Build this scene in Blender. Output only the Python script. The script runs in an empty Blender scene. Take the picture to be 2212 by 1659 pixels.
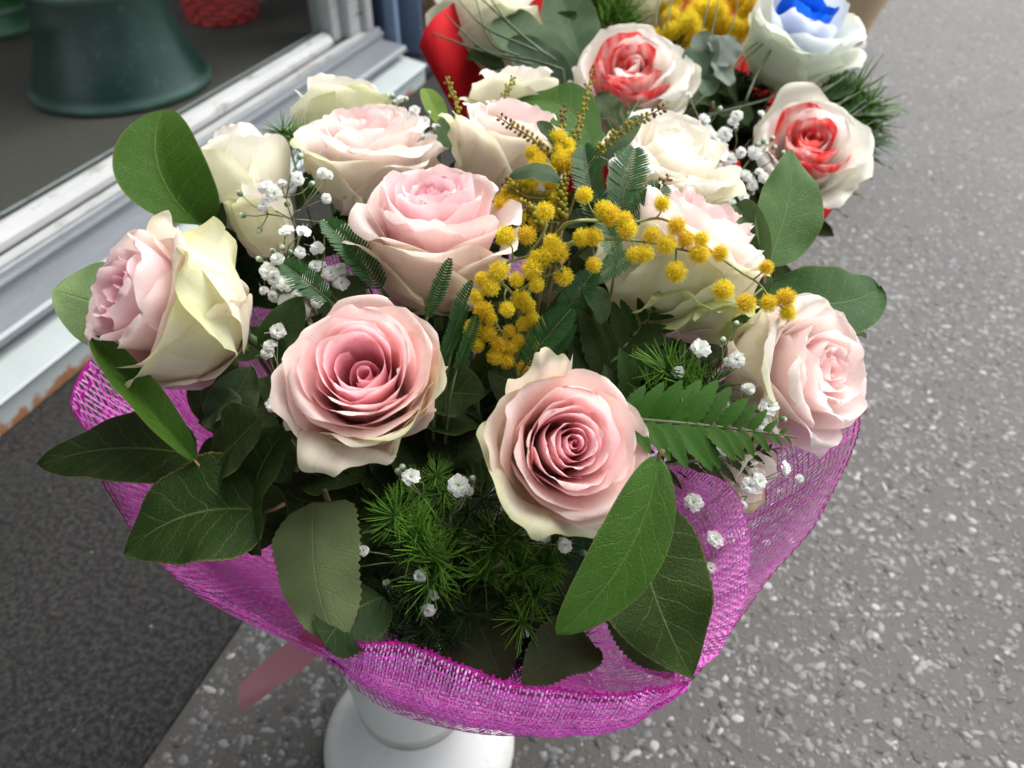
import bpy, math, random
import numpy as np
from mathutils import Vector, Matrix

SC = bpy.context.scene
COL = SC.collection
R = math.radians

# ------------------------------------------------------------------ camera
CAM_H, PITCH, YAW, FPX = 0.75, 40.0, 19.0, 1736.0      # FPX: focal length in units of a 2212 px wide picture
cam = bpy.data.objects.new('camera', bpy.data.cameras.new('camera'))
COL.objects.link(cam)
cam.location = (0, 0, CAM_H)
cam.rotation_euler = (R(90 - PITCH), 0, R(YAW))
cam.data.sensor_width = 36
cam.data.lens = FPX / 2212 * 36
cam.data.clip_start = 0.02
cam.data.clip_end = 400
cam.data.dof.use_dof = True
cam.data.dof.focus_distance = 0.385
cam.data.dof.aperture_fstop = 10.0
SC.camera = cam

# ------------------------------------------------------------------ sky, sun, exposure
SUN_EL, SUN_AZ = 58.0, 28.0                             # azimuth clockwise from +Y: over the street, ahead and to the side
world = bpy.data.worlds.new('World'); SC.world = world; world.use_nodes = True
wn, wl = world.node_tree.nodes, world.node_tree.links
bg = wn['Background']
sky = wn.new('ShaderNodeTexSky'); sky.sky_type = 'NISHITA'; sky.sun_disc = False
sky.sun_elevation = R(SUN_EL); sky.sun_rotation = R(SUN_AZ); sky.dust_density = 3.0; sky.air_density = 1.0
hs = wn.new('ShaderNodeHueSaturation'); hs.inputs['Saturation'].default_value = 0.28
wl.new(sky.outputs[0], hs.inputs['Color']); wl.new(hs.outputs[0], bg.inputs['Color'])
bg.inputs['Strength'].default_value = 0.15
sun = bpy.data.objects.new('sun', bpy.data.lights.new('sun', 'SUN')); COL.objects.link(sun)
sun.data.energy = 1.25; sun.data.angle = R(60); sun.data.color = (1.0, 0.97, 0.935)
sd = Vector((math.sin(R(SUN_AZ)) * math.cos(R(SUN_EL)), math.cos(R(SUN_AZ)) * math.cos(R(SUN_EL)), math.sin(R(SUN_EL))))
sun.rotation_euler = sd.to_track_quat('Z', 'Y').to_euler()
sun.location = sd * 30
SC.view_settings.view_transform = 'Standard'; SC.view_settings.look = 'None'
SC.view_settings.gamma = 1.0; SC.view_settings.exposure = 1.36; SC.view_settings.use_curve_mapping = False
SC.render.engine = 'CYCLES'
SC.cycles.max_bounces = 9; SC.cycles.transparent_max_bounces = 8
SC.cycles.diffuse_bounces = 8; SC.cycles.glossy_bounces = 2; SC.cycles.transmission_bounces = 7
SC.cycles.use_adaptive_sampling = True; SC.cycles.adaptive_threshold = 0.02
SC.cycles.caustics_reflective = False; SC.cycles.caustics_refractive = False
SC.cycles.use_denoising = True

# ------------------------------------------------------------------ measuring helpers
_p, _y = R(PITCH), R(YAW)
FWD = Vector((-math.sin(_y) * math.cos(_p), math.cos(_y) * math.cos(_p), -math.sin(_p)))
RIGHT = Vector((math.cos(_y), math.sin(_y), 0.0))
UP = RIGHT.cross(FWD)
EYE = Vector((0, 0, CAM_H))

def ray(x, y):
    return FWD + RIGHT * ((x - 1106) / FPX) + UP * (-(y - 829.5) / FPX)
def at(x, y, d):                       # a measured bearing and a distance give a place in the world
    return EYE + ray(x, y) * d
def at_z(x, y, z):
    r = ray(x, y); return EYE + r * ((z - CAM_H) / r.z)
def cdir(x, y, z):                     # direction given as (to the side, up, towards the photographer)
    return (RIGHT * x + UP * y - FWD * z).normalized()
def dm(x, y):                          # how far the bouquet's crown lies along a bearing
    k = 850 - y
    d = 0.36 + (0.165 * k / 540 if k > 0 else -k * 0.00002)
    return d + 0.03 * ((x - 1000) / 700) ** 2
def smooth(a, b, x):
    t = np.clip((x - a) / (b - a), 0, 1); return t * t * (3 - 2 * t)
def lerp(a, b, t): return a + (b - a) * t

# ------------------------------------------------------------------ object helpers
def tag(o, label=None, cat=None, group=None, kind=None):
    if label: o['label'] = label
    if cat: o['category'] = cat
    if group: o['group'] = group
    if kind: o['kind'] = kind
    return o
def thing(name, label, cat, loc=(0, 0, 0), group=None, kind=None):
    o = bpy.data.objects.new(name, None); COL.objects.link(o)
    o.empty_display_size = 0.01; o.location = loc
    return tag(o, label, cat, group, kind)
def mesh_data(name, v, f, uv=None, col=None, smooth_=True):
    m = bpy.data.meshes.new(name)
    m.from_pydata([tuple(map(float, q)) for q in v], [], [tuple(map(int, q)) for q in f])
    if smooth_: m.polygons.foreach_set('use_smooth', [True] * len(m.polygons))
    if uv is not None:
        lay = m.uv_layers.new(name='UVMap')
        li = np.empty(len(m.loops), dtype=np.int32); m.loops.foreach_get('vertex_index', li)
        lay.data.foreach_set('uv', np.asarray(uv, dtype=np.float32)[li].ravel())
    if col is not None:
        a = m.attributes.new('tint', 'FLOAT_COLOR', 'POINT')
        c = np.ones((len(v), 4), dtype=np.float32); c[:, :3] = col
        a.data.foreach_set('color', c.ravel())
    m.update()
    return m
def link(name, mesh, mat=None, parent=None, mw=None, color=None):
    o = bpy.data.objects.new(name, mesh); COL.objects.link(o)
    if mat is not None and not mesh.materials: mesh.materials.append(mat)
    if parent is not None:
        o.parent = parent
        if parent.parent is None and not parent.get('turned'): o.matrix_parent_inverse = Matrix.Translation(-parent.location)
    if mw is not None: o.matrix_basis = mw
    if color is not None: o.color = (*color, 1)
    return o
def part(name, v, f, mat, parent=None, uv=None, col=None, color=None, smooth_=True):
    return link(name, mesh_data(name, v, f, uv, col, smooth_), mat, parent, None, color)

class MB:                              # collects shapes that belong to ONE part
    def __init__(s): s.v = []; s.f = []
    def add(s, v, f):
        o = len(s.v); s.v += [tuple(q) for q in v]; s.f += [tuple(i + o for i in q) for q in f]; return s
    def box(s, x0, x1, y0, y1, z0, z1):
        v = [(x0, y0, z0), (x1, y0, z0), (x1, y1, z0), (x0, y1, z0), (x0, y0, z1), (x1, y0, z1), (x1, y1, z1), (x0, y1, z1)]
        return s.add(v, [(0, 3, 2, 1), (4, 5, 6, 7), (0, 1, 5, 4), (1, 2, 6, 5), (2, 3, 7, 6), (3, 0, 4, 7)])
    def tube(s, pts, rad, n=6):
        v, f = tube(pts, rad, n); return s.add(v, f)
    def prism(s, prof, y0, y1):        # closed x-z outline swept along y
        n = len(prof); v = [(x, y0, z) for x, z in prof] + [(x, y1, z) for x, z in prof]
        f = [(i, (i + 1) % n, n + (i + 1) % n, n + i) for i in range(n)]
        return s.add(v, f + [tuple(range(n - 1, -1, -1)), tuple(range(n, 2 * n))])
    def build(s, name, mat, parent=None, color=None, smooth_=False, bevel=0):
        o = part(name, s.v, s.f, mat, parent, color=color, smooth_=smooth_)
        if bevel:
            b = o.modifiers.new('bevel', 'BEVEL'); b.width = bevel; b.segments = 2; b.limit_method = 'ANGLE'
            o.data.polygons.foreach_set('use_smooth', [True] * len(o.data.polygons))
        return o

def crom(pts, n, closed=False):        # Catmull-Rom through points, evenly spaced by length
    P = np.array([list(p) for p in pts], dtype=float)
    if closed: Q = np.vstack([P[-1], P, P[0], P[1]])
    else: Q = np.vstack([2 * P[0] - P[1], P, 2 * P[-1] - P[-2]])
    out = []
    for i in range(1, len(Q) - 2):
        p0, p1, p2, p3 = Q[i - 1], Q[i], Q[i + 1], Q[i + 2]
        t = np.linspace(0, 1, 24, endpoint=False)[:, None]
        out.append(.5 * (2 * p1 + (p2 - p0) * t + (2 * p0 - 5 * p1 + 4 * p2 - p3) * t ** 2 + (3 * p1 - p0 - 3 * p2 + p3) * t ** 3))
    out = np.vstack(out + [Q[-2][None]])
    L = np.concatenate([[0], np.cumsum(np.linalg.norm(np.diff(out, axis=0), axis=1))])
    q = np.linspace(0, L[-1], n)
    return np.stack([np.interp(q, L, out[:, k]) for k in range(P.shape[1])], 1)
def tube(pts, rad, n=6):
    P = np.array([list(p) for p in pts], dtype=float); m = len(P)
    rad = np.broadcast_to(np.asarray(rad, dtype=float), (m,)) if np.ndim(rad) == 0 or len(np.atleast_1d(rad)) == m else np.interp(np.linspace(0, 1, m), np.linspace(0, 1, len(rad)), rad)
    T = np.gradient(P, axis=0); T /= np.linalg.norm(T, axis=1)[:, None] + 1e-12
    a = np.array([0.31, 0.17, 0.93]); nrm = np.cross(T[0], a); nrm /= np.linalg.norm(nrm) + 1e-12
    V = []; F = []
    for i in range(m):
        nrm = nrm - T[i] * np.dot(nrm, T[i]); nrm /= np.linalg.norm(nrm) + 1e-12
        b = np.cross(T[i], nrm)
        for k in range(n):
            q = 2 * math.pi * k / n
            V.append(P[i] + rad[i] * (math.cos(q) * nrm + math.sin(q) * b))
    for i in range(m - 1):
        for k in range(n):
            F.append((i * n + k, i * n + (k + 1) % n, (i + 1) * n + (k + 1) % n, (i + 1) * n + k))
    F.append(tuple(range(n - 1, -1, -1))); F.append(tuple(range((m - 1) * n, m * n)))
    return V, F
def grid_faces(nu, nv):                # nu columns, nv rows of vertices, index = j*nu+i
    return [(j * nu + i, j * nu + i + 1, (j + 1) * nu + i + 1, (j + 1) * nu + i) for j in range(nv - 1) for i in range(nu - 1)]
def lathe(prof, n=64, center=(0, 0, 0)):
    v = []; f = []; m = len(prof)
    for r, z in prof:
        for k in range(n):
            a = 2 * math.pi * k / n; v.append((center[0] + r * math.cos(a), center[1] + r * math.sin(a), center[2] + z))
    for j in range(m - 1):
        for k in range(n): f.append((j * n + k, j * n + (k + 1) % n, (j + 1) * n + (k + 1) % n, (j + 1) * n + k))
    return v, f
def ico(sub=1):
    import bmesh
    bm = bmesh.new(); bmesh.ops.create_icosphere(bm, subdivisions=sub, radius=1)
    bm.verts.ensure_lookup_table()
    v = np.array([q.co[:] for q in bm.verts]); f = [tuple(x.index for x in q.verts) for q in bm.faces]; bm.free()
    return v, f
def frame(z, hint=(0.2, 0.1, 1)):      # rotation whose local z is the given direction
    z = Vector(z).normalized(); h = Vector(hint)
    x = h.cross(z)
    if x.length < 1e-3: x = Vector((1, 0, 0)).cross(z)
    x.normalize(); y = z.cross(x)
    return Matrix((x, y, z)).transposed()
def mw(loc, rot3, s=1.0):
    return Matrix.Translation(Vector(loc)) @ rot3.to_4x4() @ Matrix.Diagonal((s, s, s, 1))
def lin(r, g, b):                      # colour as seen on a chart (0-255) to linear reflectance
    return tuple((c / 255 / 12.92) if c / 255 <= .04045 else ((c / 255 + .055) / 1.055) ** 2.4 for c in (r, g, b))

# ------------------------------------------------------------------ materials
class NT:
    def __init__(s, name):
        s.m = bpy.data.materials.new(name); s.m.use_nodes = True
        s.t = s.m.node_tree; s.n = s.t.nodes; s.l = s.t.links
        s.b = s.n['Principled BSDF']; s.out = s.n['Material Output']
    def node(s, t, **kw):
        q = s.n.new(t)
        for k, v in kw.items():
            if k.startswith('i_'): q.inputs[k[2:]].default_value = v
            else: setattr(q, k, v)
        return q
    def link(s, a, b): s.l.new(a, b)
    def set(s, name, v):
        if hasattr(v, 'is_linked') or isinstance(v, bpy.types.NodeSocket): s.link(v, s.b.inputs[name])
        else: s.b.inputs[name].default_value = v
    def val(s, x):
        return x
    def math(s, op, a, b=None, c=None, clamp=False):
        q = s.n.new('ShaderNodeMath'); q.operation = op; q.use_clamp = clamp
        for i, x in enumerate((a, b, c)):
            if x is None: continue
            if isinstance(x, bpy.types.NodeSocket): s.link(x, q.inputs[i])
            else: q.inputs[i].default_value = x
        return q.outputs[0]
    def mix(s, fac, a, b, mode='MIX'):
        q = s.n.new('ShaderNodeMix'); q.data_type = 'RGBA'; q.blend_type = mode
        for i, x in ((0, fac), (6, a), (7, b)):
            if isinstance(x, bpy.types.NodeSocket): s.link(x, q.inputs[i])
            elif i == 0: q.inputs[0].default_value = x
            else: q.inputs[i].default_value = (*x, 1) if len(x) == 3 else x
        return q.outputs[2]
    def ramp(s, fac, stops):
        q = s.n.new('ShaderNodeValToRGB'); s.link(fac, q.inputs[0]); e = q.color_ramp.elements
        while len(e) < len(stops): e.new(0.5)
        for el, (p, c) in zip(e, stops):
            el.position = p; el.color = (*c, 1) if hasattr(c, '__len__') else (c, c, c, 1)
        return q.outputs[0]
    def noise(s, scale, detail=4, rough=.55, vec=None, dist=0):
        q = s.node('ShaderNodeTexNoise'); q.inputs['Scale'].default_value = scale
        q.inputs['Detail'].default_value = detail; q.inputs['Roughness'].default_value = rough; q.inputs['Distortion'].default_value = dist
        if vec is not None: s.link(vec, q.inputs['Vector'])
        return q.outputs['Fac']
    def voro(s, scale, vec=None, feature='F1', out='Distance'):
        q = s.node('ShaderNodeTexVoronoi'); q.feature = feature; q.inputs['Scale'].default_value = scale
        if vec is not None: s.link(vec, q.inputs['Vector'])
        return q.outputs[out]
    def obj(s): return s.node('ShaderNodeTexCoord').outputs['Object']
    def gen_uv(s): return s.node('ShaderNodeUVMap').outputs[0]
    def bump(s, h, strength=.3, dist=.001):
        q = s.node('ShaderNodeBump'); q.inputs['Strength'].default_value = strength; q.inputs['Distance'].default_value = dist
        s.link(h, q.inputs['Height']); s.link(q.outputs[0], s.b.inputs['Normal']); return q.outputs[0]
    def scalevec(s, vec, x, y, z):
        q = s.node('ShaderNodeMapping'); q.inputs['Scale'].default_value = (x, y, z); s.link(vec, q.inputs[0]); return q.outputs[0]
    def translucent(s, color, fac):
        t = s.node('ShaderNodeBsdfTranslucent'); mx = s.node('ShaderNodeMixShader')
        if isinstance(color, bpy.types.NodeSocket): s.link(color, t.inputs[0])
        else: t.inputs[0].default_value = (*color, 1)
        mx.inputs[0].default_value = fac
        s.link(s.b.outputs[0], mx.inputs[1]); s.link(t.outputs[0], mx.inputs[2]); s.link(mx.outputs[0], s.out.inputs[0])

def simple(name, color, rough=.6, spec=.3, trans=0, metallic=0, noise=0, nscale=40, bump=0):
    m = NT(name); m.b.inputs['Roughness'].default_value = rough; m.b.inputs['Specular IOR Level'].default_value = spec
    m.b.inputs['Metallic'].default_value = metallic
    c = color
    if noise:
        nz = m.noise(nscale, 5, .6, m.obj())
        c = m.mix(nz, tuple(x * (1 - noise) for x in color), tuple(min(1, x * (1 + noise)) for x in color))
        m.link(c, m.b.inputs['Base Color'])
        if bump: m.bump(nz, bump, .0006)
    else: m.b.inputs['Base Color'].default_value = (*color, 1)
    if trans: m.translucent(c, trans)
    return m.m

def mat_petal(name, dye=None):
    m = NT(name); oi = m.node('ShaderNodeObjectInfo'); uv = m.gen_uv()
    sx = m.node('ShaderNodeSeparateXYZ'); m.link(uv, sx.inputs[0]); u, v = sx.outputs[0], sx.outputs[1]
    rnd = m.node('ShaderNodeVectorMath', operation='ADD'); m.link(uv, rnd.inputs[0])
    cmb = m.node('ShaderNodeCombineXYZ'); m.link(m.math('MULTIPLY', oi.outputs['Random'], 37.0), cmb.inputs[0]); m.link(m.math('MULTIPLY', oi.outputs['Random'], 91.0), cmb.inputs[1])
    m.link(cmb.outputs[0], rnd.inputs[1]); ruv = rnd.outputs[0]
    base = m.mix(m.math('MULTIPLY', m.math('SUBTRACT', 1.0, m.math('DIVIDE', v, .42, clamp=True)), .45), oi.outputs['Color'], (.92, .90, .72))
    au = m.math('ABSOLUTE', m.math('SUBTRACT', m.math('MULTIPLY', u, 2.0), 1.0))
    edge = m.math('MAXIMUM', m.math('MULTIPLY', m.math('SUBTRACT', v, .86), 7.0, clamp=True), m.math('MULTIPLY', m.math('SUBTRACT', au, .90), 8.0, clamp=True))
    en = m.noise(5, 3, .6, ruv)
    base = m.mix(m.math('MULTIPLY', edge, m.math('MULTIPLY', en, .8)), base, (.95, .90, .82))
    mot = m.noise(9, 6, .65, ruv)
    base = m.mix(m.math('MULTIPLY', m.math('SUBTRACT', mot, .45, clamp=True), .9), base, m.mix(.5, base, (.94, .90, .82)))
    gr = m.node('ShaderNodeAttribute', attribute_type='OBJECT', attribute_name='greenish')
    gk = m.math('MAXIMUM', m.math('MULTIPLY', edge, .9), m.math('MULTIPLY', m.math('SUBTRACT', m.noise(3.5, 5, .65, m.scalevec(ruv, 1.6, .8, 1)), .50), 3.5, clamp=True))
    base = m.mix(m.math('MULTIPLY', m.math('MULTIPLY', gk, gr.outputs['Fac']), .75, clamp=True), base, (.60, .66, .24))
    if dye:
        dc, d2, lo = dye
        ang = m.noise(2.4, 3, .6, m.scalevec(ruv, 1.3, .6, 1))
        k = m.math('MULTIPLY', m.math('SUBTRACT', m.math('ADD', m.math('MULTIPLY', v, .55), ang), lo - .04), 2.6, clamp=True)
        amt = m.node('ShaderNodeAttribute', attribute_type='OBJECT', attribute_name='dye')
        base = m.mix(m.math('MULTIPLY', k, amt.outputs['Fac'], clamp=True), base, m.mix(m.noise(6, 3, .6, ruv), dc, d2))
    else:
        spot = m.math('MULTIPLY', m.math('SUBTRACT', m.noise(16, 2, .5, ruv), .74), 14.0, clamp=True)
        base = m.mix(m.math('MULTIPLY', spot, .55), base, (.42, .27, .10))
    vein0 = None
    m.b.inputs['Roughness'].default_value = .55; m.b.inputs['Specular IOR Level'].default_value = .22
    vein = m.noise(1.0, 4, .6, m.scalevec(ruv, 55, 3.5, 1))
    base = m.mix(m.math('MULTIPLY', m.math('SUBTRACT', vein, .42, clamp=True), .9), base, m.mix(1.0, base, (.86, .76, .73), 'MULTIPLY'))
    m.bump(m.math('ADD', m.math('MULTIPLY', vein, .5), mot), .30, .0005)
    m.link(base, m.b.inputs['Base Color'])
    m.translucent(m.mix(.2, base, m.mix(1.0, base, base, 'MULTIPLY')) if not dye else base, .48)
    return m.m

def mat_leaf(name, rough=.42, vein_amt=.5, trans=.12, ribs=7.0, net=True):
    m = NT(name); oi = m.node('ShaderNodeObjectInfo'); uv = m.gen_uv()
    sx = m.node('ShaderNodeSeparateXYZ'); m.link(uv, sx.inputs[0]); u, v = sx.outputs[0], sx.outputs[1]
    au = m.math('ABSOLUTE', m.math('SUBTRACT', m.math('MULTIPLY', u, 2.0), 1.0))
    mid = m.math('SUBTRACT', 1.0, m.math('DIVIDE', au, .035, clamp=True))
    wob = m.math('MULTIPLY', m.math('SUBTRACT', m.noise(4, 2, .5, uv), .5), .10)
    ph = m.math('FRACT', m.math('MULTIPLY', m.math('ADD', m.math('SUBTRACT', v, m.math('MULTIPLY', m.math('POWER', au, .8), .22)), wob), ribs))
    side = m.math('SUBTRACT', 1.0, m.math('DIVIDE', m.math('ABSOLUTE', m.math('SUBTRACT', ph, .5)), .045, clamp=True))
    side = m.math('MULTIPLY', side, m.math('SUBTRACT', 1.0, m.math('MULTIPLY', au, .6)))
    vn = m.math('MAXIMUM', mid, m.math('MULTIPLY', side, .7))
    blot = m.noise(5, 5, .6, uv)
    base = m.mix(blot, m.mix(.5, oi.outputs['Color'], (0, .012, .004), 'MIX'), m.mix(.10, oi.outputs['Color'], (.30, .38, .03)))
    base = m.mix(.55, oi.outputs['Color'], base)
    lighter = m.mix(.35, oi.outputs['Color'], (.30, .42, .12))
    base = m.mix(m.math('MULTIPLY', vn, vein_amt), base, lighter)
    ed = m.math('MULTIPLY', m.math('SUBTRACT', au, .955), 22.0, clamp=True)
    base = m.mix(m.math('MULTIPLY', ed, .35), base, (.30, .22, .07))
    h = m.math('MULTIPLY', vn, .8)
    if net:
        vd = m.voro(26, m.scalevec(uv, 1, 1.6, 1), 'DISTANCE_TO_EDGE')
        nt = m.math('SUBTRACT', 1.0, m.math('DIVIDE', vd, .10, clamp=True))
        h = m.math('ADD', h, m.math('MULTIPLY', nt, .45))
        base = m.mix(m.math('MULTIPLY', nt, .08), base, lighter)
    h = m.math('ADD', m.math('MULTIPLY', h, -1.0), m.math('MULTIPLY', m.noise(60, 3, .6, uv), .25))
    sp = m.math('MULTIPLY', m.math('SUBTRACT', m.noise(11, 3, .6, uv), .70), 12.0, clamp=True)
    base = m.mix(m.math('MULTIPLY', sp, .5), base, (.16, .12, .04))
    m.link(base, m.b.inputs['Base Color']); m.link(m.math('MULTIPLY_ADD', m.noise(7, 4, .6, uv), .35, rough - .10), m.b.inputs['Roughness'])
    m.b.inputs['Specular IOR Level'].default_value = .14
    m.bump(h, .55, .0009)
    m.translucent(m.mix(.4, base, (.20, .42, .02)), trans)
    return m.m

def mat_tint(name, rough=.6, trans=0, spec=.3, own=False):          # colour comes from each vertex
    m = NT(name); a = m.node('ShaderNodeAttribute', attribute_name='tint')
    col = a.outputs['Color']
    if own: col = m.mix(1.0, col, m.node('ShaderNodeObjectInfo').outputs['Color'], 'MULTIPLY')
    m.link(col, m.b.inputs['Base Color']); m.b.inputs['Roughness'].default_value = rough
    m.b.inputs['Specular IOR Level'].default_value = spec
    if trans: m.translucent(col, trans)
    return m.m
def mat_objcol(name, rough=.6, trans=0, spec=.3, var=.2, nscale=8):
    m = NT(name); oi = m.node('ShaderNodeObjectInfo')
    nz = m.noise(nscale * 20, 3, .6, m.obj())
    c = m.mix(m.math('MULTIPLY', nz, var), oi.outputs['Color'], (.5, .45, .3))
    m.link(c, m.b.inputs['Base Color']); m.b.inputs['Roughness'].default_value = rough; m.b.inputs['Specular IOR Level'].default_value = spec
    if trans: m.translucent(c, trans)
    return m.m

M = {}
M['petal'] = mat_petal('rose_petal')
M['petal_red'] = mat_petal('rose_petal_red_dye', (lin(212, 12, 26), lin(238, 70, 66), .74))
M['petal_blue'] = mat_petal('rose_petal_blue_dye', (lin(6, 40, 205), lin(40, 140, 240), .45))
M['leaf'] = mat_leaf('broad_leaf', .42, .75)
M['leaf_back'] = mat_leaf('leaf_underside', .62, .35, .2, 6.0)
M['fern'] = mat_leaf('fern_leaflet', .5, .35, .22, 9.0, False)
M['stem'] = mat_objcol('plant_stem', .55)
M['green'] = mat_objcol('green_part', .5, .15)
M['needle'] = mat_tint('fern_needle', .5, .25)
M['white_petal'] = mat_tint('white_blossom', .6, .5)
M['pollen'] = mat_tint('mimosa_floss', .75, .4, .3, True)
M['thread'] = mat_tint('mesh_thread', .55, .22, .25)
M['stone'] = mat_tint('stone', .55, 0, .35)
# ================================================================== THE SETTING
def mat_asphalt():
    m = NT('asphalt'); o = m.obj()
    n1 = m.noise(2.2, 7, .7, o); n2 = m.noise(240, 3, .6, o)
    base = m.mix(n1, lin(58, 57, 54), lin(98, 96, 92))
    base = m.mix(m.math('MULTIPLY', n2, .55), base, lin(46, 45, 44))
    for sc, thr, amt, c in ((95, .30, .8, lin(98, 95, 92)), (150, .28, .6, lin(80, 78, 76)), (60, .22, .7, lin(118, 114, 109))):
        q = m.node('ShaderNodeTexVoronoi'); q.inputs['Scale'].default_value = sc; m.link(o, q.inputs['Vector'])
        cs = m.node('ShaderNodeSeparateColor'); m.link(q.outputs['Color'], cs.inputs[0])
        on = m.math('GREATER_THAN', cs.outputs[0], .62)
        k = m.math('MULTIPLY', m.math('MULTIPLY', m.math('SUBTRACT', thr, q.outputs['Distance']), 14.0, clamp=True), on)
        base = m.mix(m.math('MULTIPLY', k, amt), base, m.mix(cs.outputs[1], c, lin(120, 116, 110)))
    m.link(base, m.b.inputs['Base Color']); m.b.inputs['Roughness'].default_value = .58; m.b.inputs['Specular IOR Level'].default_value = .28
    m.bump(m.math('ADD', n2, m.math('MULTIPLY', m.voro(110, o), .5)), .30, .0025)
    return m.m
def mat_paving():
    m = NT('paving_concrete'); o = m.obj()
    n1 = m.noise(3.2, 7, .72, o); n2 = m.noise(150, 4, .7, o); n3 = m.noise(45, 4, .7, o)
    base = m.mix(n1, lin(30, 30, 29), lin(88, 87, 84))
    base = m.mix(m.math('MULTIPLY', m.math('SUBTRACT', n2, 0.40, clamp=True), 3.2, clamp=True), lin(14, 13, 13), base)
    base = m.mix(m.math('MULTIPLY', n3, .5), base, lin(40, 39, 38))
    m.link(base, m.b.inputs['Base Color']); m.b.inputs['Roughness'].default_value = .8; m.b.inputs['Specular IOR Level'].default_value = .25
    m.bump(m.math('ADD', n2, n3), .5, .0025); return m.m
def mat_frame():
    m = NT('painted_frame'); o = m.obj()
    n1 = m.noise(9, 6, .7, m.scalevec(o, 3, .8, 3)); n2 = m.noise(60, 5, .7, m.scalevec(o, 1, .25, 1))
    base = m.mix(n1, lin(146, 148, 147), lin(188, 190, 188))
    base = m.mix(m.math('MULTIPLY', m.math('SUBTRACT', n2, .56, clamp=True), 7.0, clamp=True), base, lin(104, 96, 84))
    m.link(base, m.b.inputs['Base Color']); m.b.inputs['Roughness'].default_value = .35; m.b.inputs['Specular IOR Level'].default_value = .5
    m.bump(n2, .1, .0008); return m.m
def mat_alu():
    m = NT('grey_metal_sill'); o = m.obj()
    n1 = m.noise(7, 6, .75, m.scalevec(o, 6, .7, 6)); n2 = m.noise(35, 4, .7, o)
    base = m.mix(n1, lin(104, 109, 114), lin(142, 147, 151))
    base = m.mix(m.math('MULTIPLY', m.math('SUBTRACT', n2, .6, clamp=True), 5.0, clamp=True), base, lin(96, 98, 100))
    m.link(base, m.b.inputs['Base Color']); m.b.inputs['Roughness'].default_value = .42; m.b.inputs['Metallic'].default_value = .25
    m.bump(n2, .12, .0006); return m.m
def mat_rust(z0, z1, name):
    m = NT(name); o = m.obj(); sx = m.node('ShaderNodeSeparateXYZ'); m.link(o, sx.inputs[0])
    n1 = m.noise(42, 6, .7, o); n2 = m.noise(9, 4, .6, o)
    low = m.math('SUBTRACT', 1.0, m.math('DIVIDE', m.math('SUBTRACT', sx.outputs[2], z0), z1 - z0, clamp=True))
    k = m.math('MULTIPLY', m.math('SUBTRACT', m.math('ADD', m.math('MULTIPLY', low, .42), m.math('MULTIPLY', m.math('ADD', n1, n2), .5)), .72), 14.0, clamp=True)
    paint = m.mix(n2, lin(140, 150, 150), lin(172, 180, 178))
    rust = m.mix(n1, lin(92, 58, 34), lin(160, 112, 72))
    m.link(m.mix(k, paint, rust), m.b.inputs['Base Color']); m.b.inputs['Roughness'].default_value = .6
    m.bump(k, .5, .0012); return m.m
def mat_glass():
    m = NT('window_glass'); g = m.node('ShaderNodeBsdfGlossy'); g.inputs['Roughness'].default_value = .02; g.inputs['Color'].default_value = (.9, .95, .95, 1)
    t = m.node('ShaderNodeBsdfTransparent'); t.inputs[0].default_value = (.90, .94, .93, 1); mx = m.node('ShaderNodeMixShader')
    f = m.node('ShaderNodeLayerWeight'); f.inputs[0].default_value = .5
    fr = m.math('MULTIPLY_ADD', m.math('POWER', f.outputs['Facing'], 4.0), .30, .010)
    m.link(fr, mx.inputs[0]); m.link(t.outputs[0], mx.inputs[1]); m.link(g.outputs[0], mx.inputs[2]); m.link(mx.outputs[0], m.out.inputs[0])
    return m.m

GX = -0.434                                             # where the paving strip meets the asphalt
m_asphalt = mat_asphalt()
g = MB(); g.add([(GX, -60, 0), (90, -60, 0), (90, 120, 0), (GX, 120, 0)], [(0, 1, 2, 3)])
ground = tag(g.build('ground', m_asphalt), kind='structure')

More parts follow.
